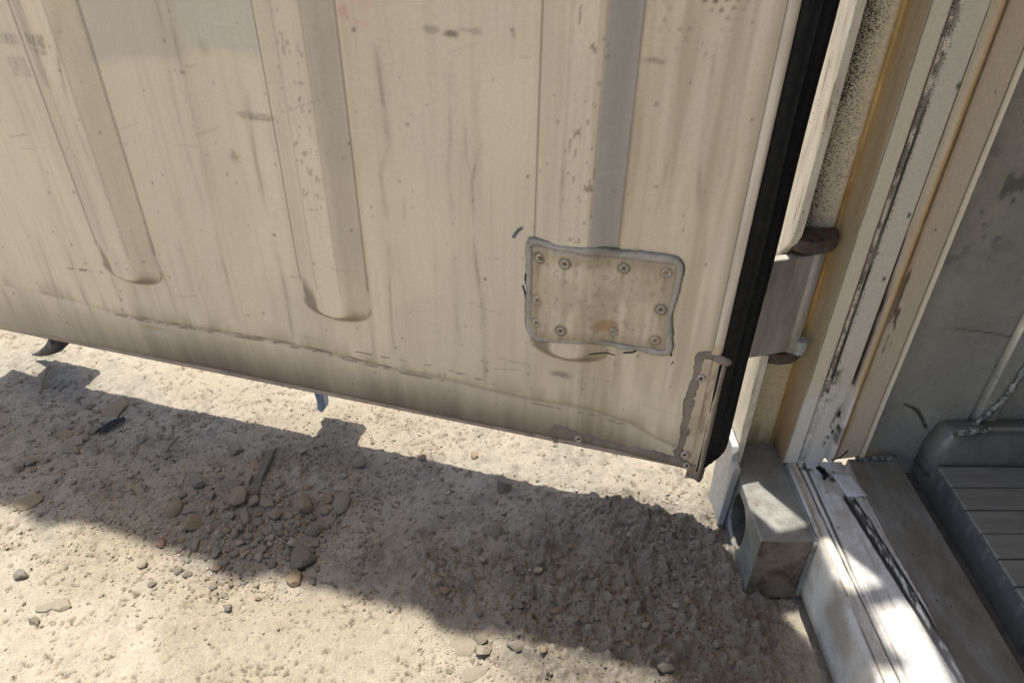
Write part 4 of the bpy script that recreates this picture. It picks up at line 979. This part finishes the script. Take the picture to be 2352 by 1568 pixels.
STONES = [(-0.473,0.953,0.021,0.019,'g'),(-0.425,0.950,0.012,0.010,'g'),(-0.517,0.877,0.024,0.025,'b'),(-0.504,0.851,0.011,0.015,'b'),(-0.539,0.819,0.029,0.028,'t'),(-0.506,0.824,0.036,0.019,'g'),(-0.459,0.871,0.039,0.025,'d'),(-0.433,0.879,0.013,0.028,'g'),(-0.437,0.841,0.031,0.031,'p'),(-0.408,0.833,0.016,0.017,'g'),(-0.385,0.829,0.025,0.019,'g'),(-0.414,0.802,0.014,0.032,'g'),(-0.394,0.798,0.016,0.016,'g'),(-0.370,0.807,0.022,0.018,'g'),(-0.494,0.791,0.028,0.036,'t'),(-0.479,0.816,0.014,0.019,'g'),(-0.464,0.827,0.015,0.012,'g'),(-0.443,0.807,0.018,0.012,'g'),(-0.343,0.806,0.016,0.012,'g'),(-0.337,0.793,0.012,0.010,'g'),(-0.324,0.825,0.027,0.033,'p'),(-0.289,0.845,0.020,0.022,'t'),(-0.266,0.829,0.031,0.036,'g'),(-0.463,0.781,0.012,0.018,'g'),(-0.468,0.767,0.011,0.009,'g'),(-0.479,0.751,0.010,0.023,'g'),(-0.486,0.735,0.010,0.013,'g'),(-0.440,0.735,0.014,0.021,'b'),(-0.374,0.782,0.018,0.025,'g'),(-0.400,0.766,0.014,0.013,'g'),(-0.331,0.776,0.011,0.011,'g'),(-0.300,0.772,0.025,0.020,'d'),(-0.323,0.754,0.024,0.017,'w'),(-0.281,0.759,0.009,0.009,'w'),(-0.294,0.752,0.016,0.011,'g'),(-0.279,0.748,0.010,0.009,'w'),(-0.302,0.718,0.034,0.031,'d'),(-0.308,0.686,0.020,0.027,'t'),(-0.279,0.704,0.008,0.010,'g'),(-0.283,0.687,0.012,0.012,'g'),(-0.534,0.753,0.015,0.015,'r'),(-0.433,0.707,0.013,0.012,'p'),(-0.357,0.950,0.018,0.017,'w'),(-0.355,0.899,0.021,0.018,'w'),(-0.432,0.916,0.021,0.016,'t'),(-0.269,0.868,0.032,0.010,'w'),(-0.483,0.893,0.011,0.012,'g'),(-0.450,0.900,0.010,0.010,'g'),
(0.023,0.646,0.020,0.012,'g'),(-0.030,0.589,0.022,0.013,'g'),(-0.023,0.571,0.022,0.019,'w'),(-0.051,0.576,0.034,0.028,'w'),(0.232,0.602,0.015,0.012,'g'),(0.054,0.698,0.015,0.009,'w'),(0.091,0.690,0.015,0.015,'t'),(0.081,0.635,0.017,0.013,'t'),(0.073,0.677,0.015,0.010,'g'),(0.065,0.787,0.030,0.021,'g'),(-0.011,0.774,0.023,0.023,'g'),(-0.156,0.661,0.011,0.011,'w'),(-0.082,0.662,0.015,0.011,'p'),(-0.252,0.923,0.023,0.021,'g'),(-0.142,0.938,0.015,0.014,'t'),(-0.049,0.942,0.013,0.014,'t'),(0.003,0.874,0.027,0.030,'d'),(0.119,0.615,0.012,0.009,'g'),(0.219,0.541,0.020,0.014,'g'),(0.020,0.577,0.024,0.013,'g'),(-0.033,0.541,0.037,0.018,'w'),
(-0.823,0.923,0.020,0.017,'g'),(-0.839,0.915,0.020,0.017,'g'),(-0.726,0.763,0.020,0.011,'w'),(-0.715,0.689,0.019,0.013,'b'),(-0.633,0.642,0.027,0.019,'w'),(-0.654,0.639,0.027,0.014,'w'),(-0.659,0.616,0.018,0.011,'g'),(-0.784,0.833,0.045,0.034,'t'),
(-0.788,1.074,0.018,0.017,'g'),(-0.750,1.003,0.022,0.021,'g'),(-0.798,0.992,0.029,0.021,'t'),(-0.772,0.956,0.032,0.018,'g'),(-0.824,0.926,0.024,0.017,'t'),(-0.837,0.911,0.019,0.019,'g'),(-0.753,0.982,0.014,0.016,'g'),(-0.761,0.972,0.014,0.015,'w'),(-0.705,0.972,0.013,0.013,'w'),(-0.660,0.962,0.011,0.010,'w'),(-0.595,0.942,0.016,0.015,'g'),(-0.740,1.065,0.038,0.049,'t'),(-0.797,1.108,0.029,0.012,'w')]
LAB = {0: 'rounded grey stone left of the upper end of the flat stick', 1: 'small grey stone touching the upper end of the flat stick', 2: 'blue-grey block-shaped stone alone left of the flat stick', 3: 'small blue-grey stone just below the blue-grey block-shaped stone',
 4: 'tan angular stone at the left end of the pebble pile', 5: 'long thin grey stone beside the tan angular stone', 6: 'large dark grey flat stone left of the flat stick', 7: 'upright grey stone between the dark flat stone and the stick', 8: 'large half pink half grey stone at the foot of the stick', 9: 'squarish grey stone right under the lower end of the stick', 10: 'wedge-shaped grey stone right of the squarish one below the stick',
 11: 'tall narrow grey stone in the middle of the pebble pile', 13: 'broad grey stone at the right of the pebble pile', 14: 'large tan rounded stone low on the left of the pebble pile', 20: 'pinkish stone sunk in the dirt right of the pebble pile', 21: 'tan stone leaning on the big grey stone right of the pile', 22: 'big rounded grey stone right of the pebble pile', 27: 'blue-grey egg-shaped stone below the pebble pile', 28: 'flat grey slab low in the middle of the pebble pile',
 31: 'dark grey rounded stone above the pale pink-tipped stone', 32: 'pale stone near the largest dark stone, lying tilted', 36: 'largest dark grey stone, humped, near the shadow edge', 37: 'tan pointed stone directly below the largest dark stone', 40: 'small reddish stone left below the pebble pile', 41: 'small pinkish stone near the lower shadow edge', 42: 'pale speckled stone right of the upper end of the stick', 43: 'pale broken stone right of the middle of the stick', 44: 'flat tan stone left of the middle of the stick', 45: 'pale flat sliver of stone right of the pebble pile',
 48: 'oblong grey stone lying alone on the dark clods', 49: 'long rounded grey stone on the lower shadow edge', 50: 'pale rounded stone half in sun at the lower shadow edge', 51: 'large pale slab of crust in sun at the lower shadow edge', 52: 'smooth grey pebble on the dark clods near the corner casting', 57: 'large grey stone sunk among the dark clods', 58: 'grey stone sunk at the left side of the dark clods', 61: 'grey stone on the rough dirt near the right-hand rod shadow', 62: 'small tan stone in the sunlit strip, nearer the rod cam', 63: 'small tan stone in the sunlit strip under the door middle', 64: 'dark round clod on the upper shadow edge', 66: 'grey stone close to the bottom edge near the sill', 68: 'pale slab of crust at the very bottom edge of the sunlit dirt',
 69: 'right-hand one of two touching grey stones far left', 70: 'left-hand one of two touching grey stones far left', 71: 'pale flat stone in sun just below the left shadow edge', 72: 'blue-grey stone lying in the left sunlit dirt', 73: 'pale embedded stone in the lower left sunlit dirt', 74: 'pale long slab leaning by the embedded stone lower left', 75: 'small grey stone below the pale slabs lower left', 76: 'large tan slab at the far left near the shadow edge',
 77: 'rounded grey stone in the shade left of the brown slab', 78: 'grey stone at the end of the black plastic strip', 79: 'broad tan stone in the shade at the left', 80: 'broad grey stone below the broad tan stone at the left', 81: 'flat tan stone above the two touching grey stones', 88: 'large tan slab behind the black plastic strip', 89: 'pale flat sliver at the upper shadow edge far left'}
SHORT = {2: 'blue-grey block-shaped stone', 4: 'tan angular stone', 5: 'long thin grey stone', 6: 'large dark flat stone', 8: 'half pink half grey stone', 10: 'wedge-shaped grey stone', 11: 'tall narrow grey stone', 13: 'broad grey stone', 14: 'large tan rounded stone', 20: 'sunken pinkish stone', 22: 'big rounded grey stone', 27: 'egg-shaped blue-grey stone', 28: 'flat grey slab', 31: 'dark grey rounded stone', 32: 'tilted pale stone', 36: 'largest dark grey stone', 37: 'tan pointed stone', 40: 'reddish stone', 48: 'oblong grey stone', 49: 'long stone on the shadow edge', 52: 'smooth grey pebble by the casting', 57: 'large sunken grey stone', 58: 'sunken grey stone left of the clods', 66: 'grey stone near the sill', 64: 'dark round clod', 70: 'touching grey stones', 76: 'large tan slab', 78: 'stone at the black plastic strip', 79: 'broad tan stone', 80: 'broad grey stone in the shade', 88: 'tan slab behind the black plastic strip'}
SEEN = {}
def near_label(x, y, s, tone):
    k = min(SHORT, key=lambda i: (STONES[i][0] - x) ** 2 + (STONES[i][1] - y) ** 2)
    dx, dy = x - STONES[k][0], y - STONES[k][1]
    a = math.degrees(math.atan2(dy, dx)) % 360
    side = ['right of', 'up and right of', 'behind', 'up and left of', 'left of', 'down and left of', 'in front of', 'down and right of'][int((a + 22.5) // 45) % 8]
    dist = 'just ' if math.hypot(dx, dy) < 0.03 else ''
    size = 'tiny' if s < 0.0085 else 'small' if s < 0.0115 else 'smallish'
    return '%s %s pebble %s%s the %s' % (size, TONE[tone][1], dist, side, SHORT[k])
def add_stone(x, y, w, d, tone, label, group, v, sub=2, hf=None, rot=None):
    r = random.Random(int((x + 2) * 9973 + y * 7919))
    o = bpy.data.objects.new('stone', rock(v, tone, sub)); COL.objects.link(o)
    hgt = (hf if hf else r.uniform(0.75, 1.05)) * min(w, d)
    o.scale = (w * 1.12, d * 1.12, hgt)
    o.rotation_euler = (r.uniform(-0.35, 0.35) * (0.4 if hf else 1), r.uniform(-0.35, 0.35) * (0.4 if hf else 1), r.uniform(-0.35, 0.35) if rot is None else rot)
    o.location = (x, y, float(gh(x, y)[0]) + hgt * (0.2 if not hf else 0.12))
    tag(o, label, 'stone', group)
    return o
for i, (x, y, w, d, t) in enumerate(STONES):
    flat = i in (5, 6, 28, 44, 45, 51, 68, 71, 73, 74, 76, 81, 88, 89, 79, 80)
    if i in LAB: lab, gp_ = LAB[i], None
    elif x > -0.25: lab, gp_ = 'small stone on the dark clods in front of the door', 'small stones on the dark clods'
    elif x < -0.56: lab, gp_ = 'small stone in the shaded dirt at the far left', 'small stones in the shade at the left'
    elif y < 0.72 or x > -0.3: lab, gp_ = 'small stone beside the largest dark stone', 'small stones round the largest dark stone'
    else: lab, gp_ = 'small grey pebble packed in the pile below the flat stick', 'pebbles in the pile below the stick'
    if i not in LAB: lab = near_label(x, y, max(w, d), t)
    add_stone(x, y, w, d, t, lab, gp_, i % 9, 2, 0.3 if flat else None, {5: 0.35, 49: -0.25, 74: 0.5}.get(i))
taken = [(x, y, max(w, d)) for x, y, w, d, t in STONES]
def free(x, y, s):
    return all((x - a) ** 2 + (y - b_) ** 2 > (0.42 * (s + c_)) ** 2 for a, b_, c_ in taken)
small = 0
tries = 0
while small < 200 and tries < 6000:
    tries += 1
    if random.random() < 0.62:
        x, y = random.gauss(-0.40, 0.075), random.gauss(0.785, 0.055); s = random.uniform(0.007, 0.0145); lab, gp_ = 'small grey pebble packed in the pile below the flat stick', 'pebbles in the pile below the stick'
        if not (-0.56 < x < -0.26): continue
    elif random.random() < 0.6:
        x, y = random.uniform(-0.05, 0.32), random.uniform(0.55, 0.80); s = random.uniform(0.006, 0.011); lab, gp_ = 'small stone on the dark clods in front of the door', 'small stones on the dark clods'
    else:
        x, y = random.uniform(-0.98, -0.60), random.uniform(0.86, 1.06); s = random.uniform(0.006, 0.012); lab, gp_ = 'small stone in the shaded dirt at the far left', 'small stones in the shade at the left'
    if not free(x, y, s): continue
    taken.append((x, y, s)); small += 1
    tn = random.choice('ggggbtdwp')
    add_stone(x, y, s, s * random.uniform(0.7, 1.1), tn, near_label(x, y, s, tn), gp_, small % 9, 1)

bylab = {}
for o in COL.objects:
    if o.get('category') == 'stone' and 'pebble' in o['label']: bylab.setdefault(o['label'], []).append(o)
for lab, os_ in bylab.items():
    if len(os_) > 1:
        os_.sort(key=lambda o: -o.location.y)
        words_ = ['farthest', 'second farthest', 'third farthest', 'fourth farthest', 'fifth farthest', 'sixth farthest']
        for k, o in enumerate(os_):
            o['label'] = ('farther ' if len(os_) == 2 and k == 0 else 'nearer ' if len(os_) == 2 else words_[min(k, 5)] + ' ') + lab
# uncountable grit
def gravel():
    ico = bmesh.new(); bmesh.ops.create_icosphere(ico, subdivisions=1, radius=0.5)
    bv = np.array([v.co[:] for v in ico.verts]); bf = np.array([[v.index for v in f.verts] for f in ico.faces]); ico.free()
    pos = []
    for cnt, f, s0, s1 in ((3600, lambda: (rng.normal(-0.40, 0.12), rng.normal(0.80, 0.08)), 0.0020, 0.0068), (3200, lambda: (rng.uniform(-1.05, -0.1), rng.uniform(0.72, 1.08)), 0.0018, 0.0060), (900, lambda: (rng.uniform(-1.05, 0.30), rng.uniform(0.62, 1.05)), 0.0036, 0.0095), (5200, lambda: (rng.uniform(-0.12, 0.42), rng.uniform(0.50, 0.86)), 0.0018, 0.0056),
                           (3000, lambda: (rng.uniform(-1.05, 0.36), rng.uniform(0.52, 1.15)), 0.0014, 0.0042), (1500, lambda: (rng.uniform(-1.0, 0.3), rng.uniform(0.88, 1.25)), 0.0016, 0.0046)):
        for _ in range(cnt):
            x, y = f(); pos.append((x, y, s0 + (s1 - s0) * rng.random() ** 2.2))
    P = np.array(pos); n = len(P)
    z = gh(P[:, 0], P[:, 1]); cm = clod(P[:, 0], P[:, 1])
    V = np.empty((n, 12, 3)); C_ = np.empty((n, 12, 3))
    for i in range(n):
        j = bv * rng.uniform(0.60, 1.20, (12, 1)) * np.array([1, rng.uniform(0.6, 1.0), rng.uniform(0.5, 0.8)])
        a = rng.uniform(0, 6.28); ca, sa = math.cos(a), math.sin(a)
        j = np.stack([j[:, 0] * ca - j[:, 1] * sa, j[:, 0] * sa + j[:, 1] * ca, j[:, 2]], 1) * P[i, 2]
        V[i] = j + np.array([P[i, 0], P[i, 1], z[i] + P[i, 2] * 0.12])
        lightc = np.array((0.33, 0.285, 0.215)); darkc = np.array((0.16, 0.13, 0.10)); t = cm[i]
        C_[i] = (lightc * (1 - t) + darkc * t) * rng.uniform(0.7, 1.25) if rng.random() > 0.12 else np.array((0.38, 0.35, 0.30)) * rng.uniform(0.6, 1.1)
    me = bpy.data.meshes.new('gravel')
    F = (bf[None] + (np.arange(n) * 12)[:, None, None]).reshape(-1, 3)
    me.vertices.add(n * 12); me.vertices.foreach_set('co', V.reshape(-1).astype(np.float32))
    me.loops.add(F.size); me.loops.foreach_set('vertex_index', F.ravel().astype(np.int32))
    me.polygons.add(len(F)); me.polygons.foreach_set('loop_start', np.arange(0, F.size, 3, dtype=np.int32))
    me.update(calc_edges=True); set_attr(me, C_.reshape(-1, 3))
    o = link('gravel', me, painted('grit', 0.9, 0, 0.2, 700, 0.0006, spk=False, spec=0.2), None, False)
    tag(o, 'loose grit and crumbs of dirt strewn over the ground', 'gravel', None, 'stuff')
gravel()

def gz(x, y, d=0.0): return float(gh(x, y)[0]) + d
b = MB()
L_ = np.linspace(0, 1, 12)
vs = []
for t in L_:
    x = -0.403 + (-0.416 + 0.403) * t - 0.004 * math.sin(t * 3); y = 0.945 + (0.848 - 0.945) * t; wv = 0.0048 + 0.0055 * t + 0.001 * math.sin(t * 9)
    z = gz(-0.41, y, 0.003) + (1 - t) * 0.004
    for (ux, uz) in ((-1, 0), (-0.9, 0.004), (0.8, 0.005), (1, 0.001), (0.8, -0.004)): vs.append((x + ux * wv, y, z + uz + 0.0006 * math.sin(t * 23)))
fs = [(i * 5 + k, i * 5 + (k + 1) % 5, (i + 1) * 5 + (k + 1) % 5, (i + 1) * 5 + k) for i in range(11) for k in range(5)] + [(0, 1, 2, 3, 4), (59, 58, 57, 56, 55)]
tag(b.add(vs, fs).build('flat_stick', M['stick'], None), 'flat grey-brown stick standing out of the pebble pile', 'stick')
b = MB()
for off, wv in ((0.0, 0.0035), (0.006, 0.0022)):
    pts = [(-0.706 - 0.03 * t + off * 0.6, 1.036 - 0.034 * t - off, gz(-0.72, 1.02, 0.005) + 0.004 * math.sin(t * 3)) for t in np.linspace(0, 1, 7)]
    b.tube(pts, [wv * (0.6 + 0.6 * math.sin(math.pi * (0.15 + 0.7 * k / 6))) for k in range(7)], 7)
tag(b.build('plastic_strip', M['plastic'], None, smooth=True), 'black curled strip of plastic in front of the large tan slab', 'plastic scrap')
def twig(name, pts, r, mat, lab, cat='twig'):
    q = [(x, y, gz(x, y, r + 0.002 + e)) for x, y, e in pts]
    tag(MB().tube(q, [r * (1 - 0.45 * k / len(q)) for k in range(len(q))], 6).build(name, mat, None, smooth=True), lab, cat)
twig('twig', [(-0.914, 1.180, 0.006), (-0.913, 1.160, 0.004), (-0.911, 1.144, 0.001), (-0.904, 1.122, 0.0), (-0.897, 1.104, 0)], 0.0030, M['twig'], 'brown twig lying in the left-hand rod cam shadow')
twig('twig', [(-0.586, 0.986, 0.003), (-0.592, 0.962, 0.002), (-0.598, 0.940, 0)], 0.0022, M['stick'], 'short dark twig in the shaded dirt left of the stick')
twig('straw', [(-0.128, 0.938, 0.010), (-0.118, 0.915, 0.006), (-0.108, 0.892, 0.002), (-0.099, 0.871, 0)], 0.0007, M['twig'], 'thin dry straw crossing the upper shadow edge', 'straw')
